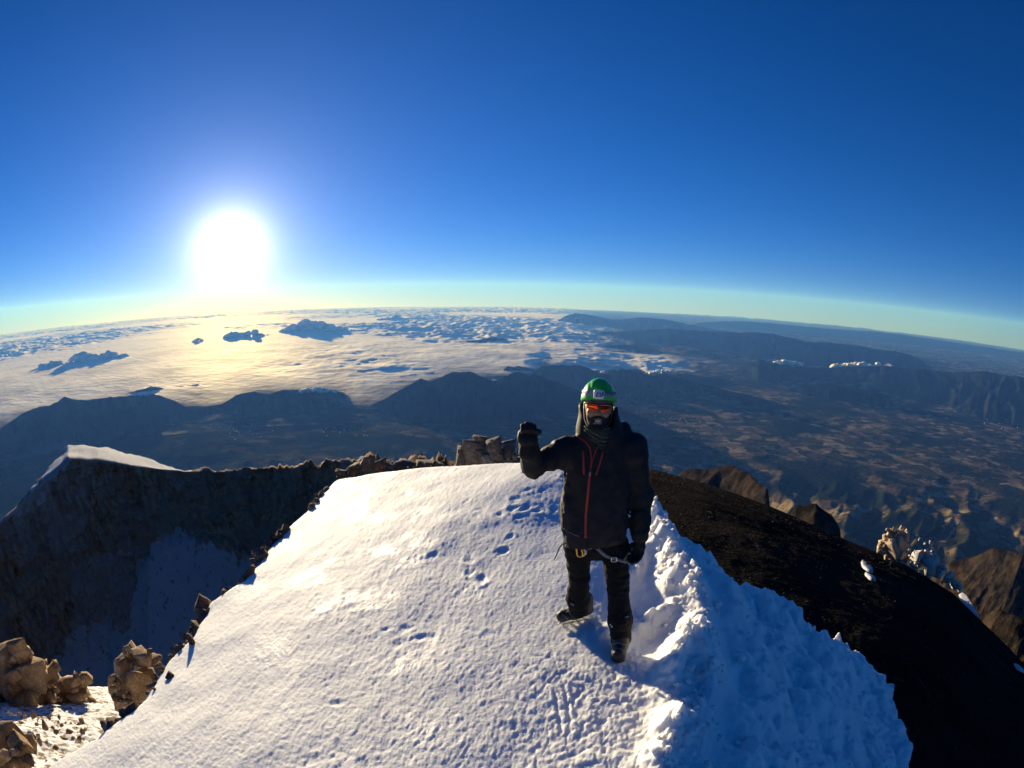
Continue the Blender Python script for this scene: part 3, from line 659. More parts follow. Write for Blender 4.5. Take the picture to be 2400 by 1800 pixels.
mass('rock_outcrop', 'tan rock column with a snow patch beside the lower snow edge',
     [(300,1535,52,50),(330,1540,60,40),(355,1548,50,34),(288,1570,46,70),(272,1610,34,70),(283,1645,50,50),(318,1600,76,110),(345,1590,56,80),(320,1645,70,40)], TAN, 44, 12, .9, 36, (10, 24), mt2=BROWN)
mass('rock_outcrop', 'orange-brown boulders above rubble in the lower corner',
     [(15,1730,70,70),(45,1745,50,60),(0,1775,60,50),(45,1778,60,36),(70,1745,36,40),(10,1800,70,40)], TAN, 45, 9.5, .7, 12, (12, 26), mt2=BROWN)

# rubble ground below the buttress
gx, gy = np.meshgrid(np.linspace(-260, 330, 150), np.linspace(1600, 1900, 110))
dd = np.interp(gy, [1600, 1650, 1700, 1800, 1900], [20.5, 15.2, 12.6, 9.9, 8.2])
P = np.array([[at_dist(a, b, c) for a, b, c in zip(ra, rb, rc)] for ra, rb, rc in zip(gx, gy, dd)])
P[..., 2] += .14*fbm2(P[..., 0]*1.3, P[..., 1]*1.3, 4, 51)+.06*fbm2(P[..., 0]*6, P[..., 1]*6, 3, 52)-.15
q = M('rubble'); v = q.geo(); c = q.mix(q.noise(v, 5, 7, .7), (.10, .075, .055), (.34, .26, .19))
c = q.mix(q.ramp(q.noise(v, 3.2, 7, .72), [(.44, 0), (.5, 1)]), c, (.8, .8, .82)); q.bsdf(c, .9, q.bump(q.noise(v, 9, 7, .7), .9, .08), 0, .2)
obj('rubble_slope', raw_mesh('rubble_slope', P.reshape(-1, 3), grid_quads(110, 150)), q.m, kind='structure')
outcrop('rock_band', 'scattered small brown stones over the snowy rubble below the tan buttress', [(20,1680),(90,1690),(160,1700),(200,1720),(120,1740),(60,1720)], 60, (5, 14), TAN, 27, dist=11.5, depth=2.2, jit=30, group=EG)

# sunlit pale outcrop on the far side of the black scree, with its white tail
mass('rock_outcrop', 'bright pale-orange knobbly outcrop catching the sun beyond the black scree',
     [(2114,1245,24,26),(2087,1250,22,24),(2077,1262,24,26),(2068,1276,24,26),(2062,1286,20,20),(2125,1256,24,30),(2102,1264,36,44),(2095,1288,50,40),(2122,1294,30,46),(2110,1302,56,30),(2098,1282,50,60),(2116,1280,36,56)], PALE, 46, 62, 1.6, 60, (6, 13))
mass('rock_outcrop', 'whitish rime-covered rock tail running down from the bright outcrop',
     [(2150,1303,46,36),(2172,1295,30,30),(2160,1316,46,34),(2184,1322,46,40),(2203,1339,40,36),(2221,1354,36,32),(2237,1369,30,28),(2248,1378,22,20)], WHITER, 47, 60, 1.6, 50, (4, 10))
for px, py, w in ((2155,1264,7), (2168,1274,6), (2181,1271,9)):
    p = at_dist(px, py, 75); s = np.linalg.norm(p-CAM)/F*.5*w
    put('stone', rmesh(WHITER, 99, sub=2), p, (s*1.2, s, s), rot(), label={2155: 'small pale stone nearest the top of the bright outcrop', 2168: 'tiny middle one of three pale stones behind the bright outcrop', 2181: 'largest and farthest out of three pale stones behind the bright outcrop'}[px], cat='stone', group='pale stones behind the bright outcrop')

# snow patches left on the scree, with their blue-grey shade put into the colour
SHADESNOW = simple('shade_grey_snow', (.42, .43, .46), .8, var=.2, scale=2, bump=.3, bdist=.1)
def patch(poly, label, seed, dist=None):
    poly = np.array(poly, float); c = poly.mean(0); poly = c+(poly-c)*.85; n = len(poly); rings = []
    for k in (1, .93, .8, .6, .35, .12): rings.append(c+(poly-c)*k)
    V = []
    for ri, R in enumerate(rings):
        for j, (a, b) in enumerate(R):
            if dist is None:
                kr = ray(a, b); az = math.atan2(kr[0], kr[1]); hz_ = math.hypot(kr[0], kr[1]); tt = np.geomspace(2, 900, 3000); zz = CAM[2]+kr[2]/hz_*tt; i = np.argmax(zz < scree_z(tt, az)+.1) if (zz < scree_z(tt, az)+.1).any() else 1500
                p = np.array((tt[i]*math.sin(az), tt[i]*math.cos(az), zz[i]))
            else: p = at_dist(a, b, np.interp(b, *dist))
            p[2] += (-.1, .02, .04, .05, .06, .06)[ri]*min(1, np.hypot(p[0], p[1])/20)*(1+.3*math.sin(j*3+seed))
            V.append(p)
    return obj('snow_patch', raw_mesh('snow_patch', V, grid_quads(6, n, True)), SHADESNOW, label=label, cat='snow', group='snow patches on the scree')
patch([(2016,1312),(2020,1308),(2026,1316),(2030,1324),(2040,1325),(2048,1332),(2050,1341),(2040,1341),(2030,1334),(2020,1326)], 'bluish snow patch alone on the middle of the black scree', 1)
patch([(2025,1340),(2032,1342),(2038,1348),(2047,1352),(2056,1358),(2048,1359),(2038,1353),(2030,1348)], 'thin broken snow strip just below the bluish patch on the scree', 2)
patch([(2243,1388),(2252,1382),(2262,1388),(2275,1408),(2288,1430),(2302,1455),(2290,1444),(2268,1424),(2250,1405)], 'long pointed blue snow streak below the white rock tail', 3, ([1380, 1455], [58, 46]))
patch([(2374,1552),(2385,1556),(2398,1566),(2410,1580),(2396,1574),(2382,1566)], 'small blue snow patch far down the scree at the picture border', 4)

# loose stones strewn over the scree: too many to count
rng = np.random.RandomState(77); N = 5200; az = np.radians(rng.uniform(8, 70, N)); rho = np.exp(rng.uniform(math.log(4.5), math.log(260), N))
M_ = 420; az[:M_] = np.radians(rng.uniform(14, 62, M_)); rho[:M_] = np.interp(az[:M_], _EA, _ER)*rng.normal(1.05, .06, M_)
V0, T0 = icos(1); sz = rho*rng.uniform(.0006, .0018, N)*np.where(rng.rand(N) < .04, 2.2, 1)+.008
zz = scree_z(rho, az)+fbm2(rho*np.sin(az)/3.1, rho*np.cos(az)/3.1, 4, 3)*.10*np.minimum(1, rho/8)
xx, yy = rho*np.sin(az), rho*np.cos(az); zz[:M_] = np.maximum(zz[:M_], snow_z(xx[:M_], yy[:M_], False)); sz[:M_] = rng.uniform(.008, .03, M_)
C = np.stack([xx, yy, zz], -1); A = 1+.35*(rng.rand(N, len(V0), 1)-.5)
V = (C[:, None, :] + V0[None]*A*sz[:, None, None]*np.stack([rng.uniform(.8, 1.4, N), rng.uniform(.8, 1.3, N), rng.uniform(.5, .9, N)], -1)[:, None, :]).reshape(-1, 3)
T = (T0[None]+(np.arange(N)*len(V0))[:, None, None]).reshape(-1, 3)
SCST = rockmat('scree_stone', (.009, .008, .0075), (.026, .022, .019), (.008, .007, .007), 6, .05, .03)
obj('scree_stones', raw_mesh('scree_stones', V, None, T, shade=False), SCST, kind='stuff', label='loose dark stones strewn over the black scree', cat='gravel')

# far town blocks on the plain
rng = np.random.RandomState(8); V = []; Q = []
def blockbox(p, wx, wy, h, a):
    b = len(V); c, s = math.cos(a), math.sin(a)
    for z in (-8, h):
        for ux, uy in ((-1,-1), (1,-1), (1,1), (-1,1)): V.append((p[0]+c*ux*wx-s*uy*wy, p[1]+s*ux*wx+c*uy*wy, p[2]+z))
    Q.extend([(b+4,b+5,b+6,b+7), (b,b+1,b+5,b+4), (b+1,b+2,b+6,b+5), (b+2,b+3,b+7,b+6), (b+3,b,b+4,b+7)])
def plain_hit(px, py):
    k = ray(px, py); t = np.linspace(7000, 60000, 1400); hz_ = math.hypot(k[0], k[1]); x = k[0]/hz_*t; y = k[1]/hz_*t; z = CAM[2]+k[2]/hz_*t; g_ = ground_z(x, y)
    i = np.argmax(z < g_) if (z < g_).any() else -1; return np.array((x[i], y[i], g_[i]))
for cx_, cy_, sx_, sy_, n_, tall in ((2330,925,50,22,60,1), (2360,975,40,22,50,1), (2240,890,60,14,30,1), (1560,960,60,26,70,0), (1480,930,40,14,40,0), (1330,935,50,10,30,0), (1620,1000,60,20,40,0), (560,1005,60,16,30,0), (820,1010,60,14,30,0)):
    for _ in range(n_):
        p = plain_hit(rng.normal(cx_, sx_*.6), rng.normal(cy_, sy_*.6)); blockbox(p, rng.uniform(5, 13), rng.uniform(5, 13), rng.uniform(20, 70) if tall else rng.uniform(5, 14), rng.uniform(0, 3))
q = M('far_plaster'); v = q.geo(); q.bsdf(q.mix(q.noise(v, .02, 2), (.3, .27, .24), (.6, .58, .54)), .9)
obj('town_buildings', raw_mesh('town_buildings', V, Q, shade=False), q.m, kind='stuff', label='far white towns scattered over the dark plain', cat='buildings')

# broken crust strewn along the berm and over the shaded snow
rng = np.random.RandomState(91); VV = []; TT = []; k = 0; hulls = []
for sd in range(300, 306):
    me_ = chisel(sd, 3, noise=.25); co = np.empty(len(me_.vertices)*3, np.float32); me_.vertices.foreach_get('co', co); ti = np.empty(len(me_.polygons)*3, np.int32); me_.loops.foreach_get('vertex_index', ti); hulls.append((co.reshape(-1, 3), ti.reshape(-1, 3))); bpy.data.meshes.remove(me_)
for i in range(360):
    y_ = rng.uniform(1.9, 6.4); x_ = float(berm_x(y_))+(rng.normal(-.08, .13) if i < 250 else rng.uniform(.1, 2.2)); s_ = rng.uniform(.008, .028)*(2.0 if rng.rand() < .14 else 1)
    if abs(x_-.73) < .28 and abs(y_-3.08) < .35: continue
    z_ = float(snow_z(np.array([x_]), np.array([y_]))[0]); V_, T_ = hulls[i % 6]; a_ = rng.uniform(0, 6.28); R_ = np.array(Matrix.Rotation(a_, 3, 'Z') @ Matrix.Rotation(rng.uniform(-.7, .7), 3, 'X'))
    VV.append(V_@R_.T*s_*rng.uniform(.7, 1.3, 3)+np.array((x_, y_, z_+s_*.25))); TT.append(T_+k); k += len(V_)
obj('snow_rubble', raw_mesh('snow_rubble', np.concatenate(VV), None, np.concatenate(TT), shade=False), SNOW, kind='stuff', label='broken lumps of snow crust strewn along the berm', cat='snow')
# ================================================================== THE MOUNTAINEER
class Field:
    """signed distance on a regular grid, polygonised with surface nets"""
    def __init__(s, lo, hi, h):
        s.lo = np.array(lo, np.float32); s.h = h; n = np.ceil((np.array(hi)-lo)/h).astype(int)+1
        ax = [s.lo[i]+h*np.arange(n[i], dtype=np.float32) for i in range(3)]
        s.X, s.Y, s.Z = np.meshgrid(*ax, indexing='ij'); s.D = np.full(s.X.shape, 9., np.float32)
    def add(s, d, k=.02):
        hh = np.clip(.5+.5*(s.D-d)/k, 0, 1); s.D = (s.D*(1-hh)+d*hh-k*hh*(1-hh)).astype(np.float32)
    def sub(s, d, k=.01):
        d = -d; hh = np.clip(.5-.5*(s.D-d)/k, 0, 1); s.D = (s.D*(1-hh)+d*hh+k*hh*(1-hh)).astype(np.float32)
    def cone(s, a, b, r1, r2, sc=(1, 1, 1)):
        a = np.asarray(a, float); b = np.asarray(b, float); sc = np.array(sc, float); ba = (b-a)/sc; L2_ = max(ba@ba, 1e-9)
        px = (s.X-a[0])/sc[0]; py = (s.Y-a[1])/sc[1]; pz = (s.Z-a[2])/sc[2]
        t = np.clip((px*ba[0]+py*ba[1]+pz*ba[2])/L2_, 0, 1)
        return np.sqrt((px-ba[0]*t)**2+(py-ba[1]*t)**2+(pz-ba[2]*t)**2)-(r1+(r2-r1)*t)
    def ell(s, c, r, R=None):
        x, y, z = s.X-c[0], s.Y-c[1], s.Z-c[2]
        if R is not None: x, y, z = [x*R[i][0]+y*R[i][1]+z*R[i][2] for i in range(3)]
        k = np.sqrt((x/r[0])**2+(y/r[1])**2+(z/r[2])**2); return (k-1)*min(r)
    def box(s, c, half, R=None, rad=.01):
        x, y, z = s.X-c[0], s.Y-c[1], s.Z-c[2]
        if R is not None: x, y, z = [x*R[i][0]+y*R[i][1]+z*R[i][2] for i in range(3)]
        qx, qy, qz = np.abs(x)-half[0]+rad, np.abs(y)-half[1]+rad, np.abs(z)-half[2]+rad
        return np.sqrt(np.maximum(qx, 0)**2+np.maximum(qy, 0)**2+np.maximum(qz, 0)**2)+np.minimum(np.maximum(qx, np.maximum(qy, qz)), 0)-rad
    def mesh(s):
        D = s.D; S = D < 0; n = D.shape
        c = [S[i:n[0]-1+i, j:n[1]-1+j, k:n[2]-1+k] for i in (0, 1) for j in (0, 1) for k in (0, 1)]
        cnt = sum(a.astype(np.int8) for a in c); act = (cnt > 0) & (cnt < 8); ids = np.full(act.shape, -1, np.int64); I = np.argwhere(act); ids[act] = np.arange(len(I))
        acc = np.zeros((len(I), 3)); num = np.zeros(len(I))
        cs = [(i, j, k) for i in (0, 1) for j in (0, 1) for k in (0, 1)]
        for a in cs:
            for ax in range(3):
                if a[ax]: continue
                b = list(a); b[ax] = 1
                da = D[I[:, 0]+a[0], I[:, 1]+a[1], I[:, 2]+a[2]]; db = D[I[:, 0]+b[0], I[:, 1]+b[1], I[:, 2]+b[2]]; m = (da < 0) != (db < 0)
                t = np.where(m, da/np.where(m, da-db, 1), 0); p = np.array(a, float)[None, :].repeat(len(I), 0); p[:, ax] += t
                acc[m] += p[m]; num[m] += 1
        V = s.lo+(I+acc/num[:, None])*s.h; Q = []
        for ax in range(3):
            o = [1, 1, 1]; sl0 = [slice(None)]*3; sl1 = [slice(None)]*3; sl0[ax] = slice(0, -1); sl1[ax] = slice(1, None)
            e = S[tuple(sl0)] != S[tuple(sl1)]; E_ = np.argwhere(e); u, w = (ax+1) % 3, (ax+2) % 3
            ok = (E_[:, u] > 0) & (E_[:, w] > 0) & (E_[:, u] < n[u]-1) & (E_[:, w] < n[w]-1); E_ = E_[ok]
            def at(du, dw):
                k = E_.copy(); k[:, u] += du; k[:, w] += dw; return ids[k[:, 0], k[:, 1], k[:, 2]]
            q4 = np.stack([at(-1, -1), at(0, -1), at(0, 0), at(-1, 0)], -1); fl = S[E_[:, 0], E_[:, 1], E_[:, 2]]
            q4[~fl] = q4[~fl][:, ::-1]; Q.append(q4)
        Q = np.concatenate(Q); Q = Q[(Q >= 0).all(1)]
        return V, Q

def wrinkle(Fd, amp, sc, seed, st=(1, 1, 1)):
    band = np.abs(Fd.D) < .05; x, y, z = Fd.X[band]/sc*st[0], Fd.Y[band]/sc*st[1], Fd.Z[band]/sc*st[2]
    Fd.D[band] += (amp*(np.abs(fbm3(x, y, z, 3, seed))*2-.6)).astype(np.float32)

GZ = float(snow_z(np.array([.62]), np.array([3.2]))[0])
MAN = np.array((.60, 3.25, GZ))
man = empty('person', MAN, label='person in black jacket and green helmet raising a gloved fist on the snow', cat='person')
INV = Matrix.Translation(Vector(-MAN))
def part(name, V, Q=None, T=None, mt=None, parent=None, shade=True, label=None):
    o = obj(name, raw_mesh(name, V, Q, T, shade), mt, label=label)
    o.parent = parent or man
    if parent is None: o.matrix_parent_inverse = INV
    return o

# cloth, leather, metal
def cloth(name, col, rough=.75, sc=60, bump=.25, sheen=.0, spec=.08):
    q = M(name); v = q.objc(); n = q.noise(v, sc, 4, .6); n2 = q.noise(v, 9, 4, .6)
    c = q.mix(q.ramp(n2, [(.3, 0), (.7, 1)]), tuple(x*.75 for x in col), tuple(x*1.25 for x in col)); w = q.noise(v, 900, 1)
    q.bsdf(c, rough, q.bump(w, .15, .0008, q.bump(n, bump, .004)), 0, spec, Sheen_Weight=sheen); return q.m
JACKET = cloth('black_softshell', (.020, .018, .0195), .7, spec=.2); TROUS = cloth('black_trousers', (.009, .009, .0095), .78, spec=.14)
GLOVE = cloth('black_glove', (.016, .015, .016), .65, spec=.2); BOOTM = simple('boot_leather', (.035, .025, .018), .6, bump=.4, scale=60)
BROWNL = simple('tan_boot_leather', (.26, .14, .075), .6, bump=.3); RUBBER = simple('black_rubber', (.012, .012, .012), .7)
REDZ = simple('red_zip_tape', (.42, .035, .03), .5); WEB = simple('grey_webbing', (.16, .17, .17), .7, scale=200, bump=.3); OLIVE = simple('olive_webbing', (.22, .20, .06), .7)
STEEL = simple('steel', (.55, .55, .56), .3, 1); GOLD = simple('gold_anodised', (.85, .45, .09), .28, 1); GREY_M = simple('grey_anodised', (.42, .47, .42), .3, 1)
SKIN = simple('skin', (.40, .19, .11), .5, var=.15, scale=30, bump=.15); TEETH = simple('teeth', (.75, .72, .64), .4); BEARD = simple('beard', (.012, .009, .007), .8)
HGREEN = simple('green_helmet_shell', (.06, .55, .06), .3, var=.06, scale=8); HGREY = simple('grey_headband', (.30, .32, .34), .7); HWHITE = simple('white_plastic', (.82, .83, .84), .35, var=.03)
HDARK = simple('dark_vent', (.008, .009, .012), .5); BLUE = simple('blue_tab', (.02, .2, .8), .5)
lens = M('red_mirror_lens'); v = lens.objc(); lens.bsdf(lens.mix(lens.ramp(lens.noise(v, 30, 3), [(.35, 0), (.65, 1)]), (.85, .035, .015), (.95, .13, .02)), .12, None, .9)
gm = M('camo_gaiter'); v = gm.objc(); gm.bsdf(gm.ramp(gm.noise(gm.mapping(v, (1, 1, 2.5)), 26, 5, .6), [(.38, (.015, .02, .015)), (.47, (.055, .065, .045)), (.55, (.025, .03, .022)), (.63, (.12, .13, .10))], 'CONSTANT'), .85)

# joints (placed from where they stand in the picture, on planes at the man's distance)
J = lambda px, py, y: at_y(px, py, y)
TY = 3.28
shL, elL, wrL = J(1332, 1056, 3.27), J(1250, 1092, 3.20), J(1237, 1026, 3.06)
shR, elR, wrR = J(1482, 1052, 3.28), J(1503, 1160, 3.31), J(1500, 1258, 3.24)
hipL, knL, cuL, anL = J(1354, 1272, 3.32), J(1358, 1352, 3.37), J(1355, 1402, 3.45), J(1356, 1428, 3.50)
hipR, knR, cuR, anR = J(1441, 1278, 3.30), J(1450, 1388, 3.22), J(1454, 1452, 3.15), J(1455, 1496, 3.14)
HC = J(1402, 958, 3.20)                                     # middle of the head
fw = CAM-HC; fw[2] *= .55; fw[0] += .10; fw /= np.linalg.norm(fw); up = np.array((0.02, 0, 1.)); up -= fw*(up@fw); up /= np.linalg.norm(up); rt = np.cross(up, fw); rt /= np.linalg.norm(rt)
RH = np.array([rt, fw, up])                                 # rows: head axes (x picture-right, y to the camera, z up)
def H_(x, y, z): return HC+rt*x+fw*y+up*z

# --- body: one continuous figure under the clothes, with the face
B = Field(HC-(.62, .30, 1.95), HC+(.52, .45, .22), .0125)
tor = [(J(1398, 1248, 3.31), .13, .10), (J(1396, 1200, 3.29), .14, .10), (J(1402, 1110, TY), .165, .11), (J(1404, 1060, TY), .16, .095)]
for (a, r1, d1), (b, r2, d2) in zip(tor, tor[1:]): B.add(B.cone(a, b, r1, r2, (1, .68, 1)), .04)
B.add(B.cone(J(1404, 1050, TY), H_(0, -.02, -.08), .065, .058), .05)
for a, b, r1, r2 in ((shL, elL, .055, .045), (elL, wrL, .043, .032), (shR, elR, .055, .045), (elR, wrR, .043, .032), (hipL, knL, .085, .058), (knL, anL, .05, .034), (hipR, knR, .085, .058), (knR, anR, .05, .034)): B.add(B.cone(a, b, r1, r2), .03)
B.add(B.ell(H_(0, 0, .02), (.078, .095, .112), RH), .03)
V, Q = B.mesh(); body = part('body', V, Q, None, SKIN)
# finer head surface in the same figure: face features
Hd = Field(HC-(.15, .17, .19), HC+(.15, .17, .16), .0045)
Hd.add(Hd.ell(H_(0, -.015, .03), (.077, .098, .105), RH)); Hd.add(Hd.ell(H_(0, .022, -.035), (.064, .068, .085), RH), .03)
Hd.add(Hd.cone(H_(0, .082, .03), H_(0, .108, -.016), .010, .014), .014); Hd.add(Hd.ell(H_(.014, .094, -.018), (.011, .011, .009), RH), .008); Hd.add(Hd.ell(H_(-.014, .094, -.018), (.011, .011, .009), RH), .008)
Hd.add(Hd.ell(H_(0, .072, -.110), (.026, .022, .02), RH), .02)
for sgn in (-1, 1):
    Hd.add(Hd.ell(H_(sgn*.04, .068, -.012), (.025, .02, .02), RH), .02); Hd.add(Hd.ell(H_(sgn*.079, -.015, .0), (.009, .02, .032), RH), .006); Hd.add(Hd.cone(H_(sgn*.012, .088, .042), H_(sgn*.05, .076, .044), .009, .008), .012)
Hd.add(Hd.cone(H_(-.02, .086, -.052), H_(.02, .086, -.052), .006, .006), .006); Hd.add(Hd.cone(H_(-.018, .085, -.075), H_(.018, .085, -.075), .007, .007), .006); Hd.sub(Hd.ell(H_(0, .095, -.064), (.022, .016, .009), RH), .004)
Hd.add(Hd.cone(H_(0, -.02, -.08), H_(0, -.04, -.18), .058, .06), .03)
V, Q = Hd.mesh(); face = part('face', V, Q, None, SKIN, body)
HB = BVHTree.FromPolygons([tuple(v) for v in V], [tuple(q_) for q_ in Q])
Fm = Field(H_(0, .085, -.062)-.05, H_(0, .085, -.062)+.05, .003); Fm.add(Fm.ell(H_(0, .086, -.063), (.019, .008, .0065), RH)); V, Q = Fm.mesh(); part('teeth', V, Q, None, TEETH, face)
Fm = Field(HC-(.12, .16, .18), HC+(.12, .12, .08), .0045)
Fm.add(Fm.ell(H_(0, .016, -.038), (.0675, .0765, .095), RH)); Fm.add(Fm.ell(H_(0, .074, -.110), (.030, .026, .024), RH), .02); Fm.sub(Fm.ell(H_(0, .09, .015), (.075, .07, .058), RH), .01); Fm.sub(Fm.ell(H_(0, .10, -.064), (.021, .05, .010), RH), .004)
Fm.sub(Fm.box(H_(0, -.1, -.03), (.3, .1, .3), RH), .01); Fm.add(Fm.cone(H_(-.03, .086, -.046), H_(0, .097, -.038), .006, .007), .006); Fm.add(Fm.cone(H_(.03, .086, -.046), H_(0, .097, -.038), .006, .007), .006)
wrinkle(Fm, .003, .012, 9); V, Q = Fm.mesh(); part('beard', V, Q, None, BEARD, face)

# --- neck gaiter
G = Field(HC-(.16, .18, .33), HC+(.16, .18, 0), .005)
G.add(G.cone(H_(0, .0, -.075), J(1404, 1042, TY-.02), .084, .080)); G.sub(G.box(H_(0, .0, -.0), (.3, .3, .106), np.array([rt, fw*.92+up*.38, up*.92-fw*.38]), .01), .008)
z_ = (G.Z-HC[2]); G.D = G.D + (.005*np.sin(z_*230+6*np.sin(G.X*14)+G.X*40)).astype(np.float32)
V, Q = G.mesh(); part('neck_gaiter', V, Q, None, gm.m)

# --- jacket
Jk = Field(np.array((elL[0]-.16, 2.9, .62)), np.array((elR[0]+.16, 3.62, 1.80)), .0085)
zs = []; 
prof = [(1264, .192, .145), (1235, .203, .152), (1200, .206, .153), (1150, .203, .15), (1100, .202, .142), (1070, .196, .131), (1050, .172, .117), (1034, .132, .102), (1020, .09, .08)]
pts_ = [(J(1393 if py > 1150 else (1397 if py > 1100 else 1402), py, TY), a, b) for py, a, b in prof]
zz_ = np.array([p[2] for p, a, b in pts_])[::1]; o_ = np.argsort(zz_)
fx = lambda arr: np.interp(Jk.Z, zz_[o_], np.array(arr)[o_])
cxv, av, bv = fx([p[0] for p, a, b in pts_]), fx([a for p, a, b in pts_]), fx([b for p, a, b in pts_])
e4 = (np.abs((Jk.X-cxv)/av)**2.5+np.abs((Jk.Y-TY-.01)/bv)**2.5)**(1/2.5)
torso = (e4-1)*np.minimum(av, bv); hem = zz_.min()
torso = np.maximum(torso, hem-Jk.Z+.012*np.sin((Jk.X-MAN[0])*9+.8)); torso = np.maximum(torso, Jk.Z-zz_.max())
Jk.add(torso.astype(np.float32), .01)
for a, b, r1, r2 in ((shL, elL, .080, .061), (elL, wrL, .061, .050), (shR, elR, .083, .064), (elR, wrR+(0, 0, .03), .064, .054)): Jk.add(Jk.cone(a, b, r1, r2), .035)
Jk.add(Jk.cone(shL, J(1402, 1040, TY), .08, .075), .05); Jk.add(Jk.cone(shR, J(1402, 1040, TY), .08, .075), .05)
# creases: rings at the bent elbow and down the sleeves, long folds on the front
def rings(a, b, f, amp, k=7):
    ax = (b-a)/np.linalg.norm(b-a); m = Jk.cone(a, b, .12, .12) < 0; t = ((Jk.X[m]-a[0])*ax[0]+(Jk.Y[m]-a[1])*ax[1]+(Jk.Z[m]-a[2])*ax[2])
    w = fbm3(Jk.X[m]*k, Jk.Y[m]*k, Jk.Z[m]*k, 2, 3)*3.2; Jk.D[m] += (amp*np.sin(t*f+w*2.4)).astype(np.float32)
rings(shL, elL, 70, .003, 5); rings(elL, wrL, 60, .002, 6); rings(shR, elR, 45, .002, 4); rings(elR, wrR, 60, .002, 4)
wrinkle(Jk, .015, .15, 5, (1.5, 1, .6)); wrinkle(Jk, .007, .07, 6, (1.2, 1, .8)); wrinkle(Jk, .003, .03, 8)
# tall open collar with the hood bunched behind it
nb_ = J(1404, 1046, TY)
cz = Jk.Z-nb_[2]; tfr = np.clip(cz/.24, 0, 1)
ccx = nb_[0]+(HC[0]-nb_[0])*tfr+.004; ccy = TY+.02-.02*tfr
ang = np.arctan2(Jk.X-ccx, -(Jk.Y-ccy)); rad_ = np.hypot((Jk.X-ccx), (Jk.Y-ccy)*.95); R0 = .118+.012*np.sin(tfr*5)-.006*tfr+.010*np.clip(ang, 0, 1.5)
top = .15+.11*smooth(.45, 1.4, np.abs(ang)); top = top-.012*(ang > 0)
shell = np.maximum(np.abs(rad_-R0)-.012, np.maximum(cz-top, -.06-cz)); shell = np.where(np.abs(ang) < .20+1.2*np.clip(cz-.0, 0, .2), np.maximum(shell, .01), shell)
shell += .004*fbm3(Jk.X*14, Jk.Y*14, Jk.Z*14, 3, 12)
Jk.add(shell.astype(np.float32), .018)
Jk.add(Jk.ell(J(1462, 1008, TY+.05), (.045, .075, .055)), .03); Jk.add(Jk.ell(J(1405, 1005, TY+.15), (.13, .06, .09)), .04)
V, Q = Jk.mesh(); jacket = part('jacket', V, Q, None, JACKET)
JB = BVHTree.FromPolygons([tuple(v) for v in V], [tuple(q_) for q_ in Q])

# --- trousers
Tr = Field(np.array((hipL[0]-.20, 2.92, .02)), np.array((hipR[0]+.20, 3.72, 1.06)), .0085)
Tr.add(Tr.cone(J(1396, 1245, 3.30), J(1398, 1262, 3.31), .15, .15, (1.15, .8, 1)), .02)
for h_, k_, c_, a_, r in ((hipL, knL, cuL, anL, (.094, .069, .080, .066)), (hipR, knR, cuR, anR, (.092, .071, .080, .068))):
    Tr.add(Tr.cone(h_, k_, r[0], r[1]), .03); Tr.add(Tr.cone(k_, k_+(c_-k_)*.55, r[1], r[1]-.002), .02); Tr.add(Tr.cone(k_+(c_-k_)*.55, c_, r[1]-.003, r[2]), .03); Tr.add(Tr.cone(c_, a_, r[2], r[3]), .02)
wrinkle(Tr, .007, .11, 15, (1, 1, 1.3)); wrinkle(Tr, .008, .05, 16, (.8, .8, 1.7)); V, Q = Tr.mesh(); trousers = part('trousers', V, Q, None, TROUS)
TB = BVHTree.FromPolygons([tuple(v) for v in V], [tuple(q_) for q_ in Q])

def cast(bvh, px, py, off=.004):
    h, n, i, d = bvh.ray_cast(Vector(CAM), Vector(ray(px, py)))
    if h is None: return None, None
    if n.dot(Vector(ray(px, py))) > 0: n = -n
    return np.array(h)+np.array(n)*off, np.array(n)

def ribbon(name, P, N, w, th, mt, parent, label=None):
    P = np.array(P); N = np.array(N); V = []
    for i in range(len(P)):
        t = P[min(i+1, len(P)-1)]-P[max(i-1, 0)]; t /= np.linalg.norm(t)+1e-9; s = np.cross(t, N[i]); s /= np.linalg.norm(s)+1e-9; n = np.cross(s, t)
        wi = w[i] if hasattr(w, '__len__') else w
        for a, b in ((-1, -1), (1, -1), (1, 1), (-1, 1)): V.append(P[i]+s*a*wi/2+n*b*th/2)
    Q = grid_quads(len(P), 4, True).tolist(); e = 4*(len(P)-1); Q += [(3, 2, 1, 0), (e, e+1, e+2, e+3)]
    return part(name, V, Q, None, mt, parent, shade=False, label=label)

def pxpath(pts, n):
    pts = np.array(pts, float); s = np.concatenate([[0], np.cumsum(np.hypot(*np.diff(pts, axis=0).T))]); q_ = np.linspace(0, s[-1], n)
    return np.stack([np.interp(q_, s, pts[:, 0]), np.interp(q_, s, pts[:, 1])], -1)

def strip(name, bvh, pts, w, mt, parent, n=24, off=.004, th=.004, label=None):
    P = []; N = []
    for a, b in pxpath(pts, n):
        p, m = cast(bvh, a, b, off)
        if p is not None: P.append(p); N.append(m)
    P = np.array(P); N = np.array(N); k = np.array([.25, .5, .25])
    for _ in range(2):
        for j in range(3):
            P[1:-1, j] = np.convolve(P[:, j], k, 'valid'); N[1:-1, j] = np.convolve(N[:, j], k, 'valid')
    return ribbon(name, P, N, w, th, mt, parent, label)

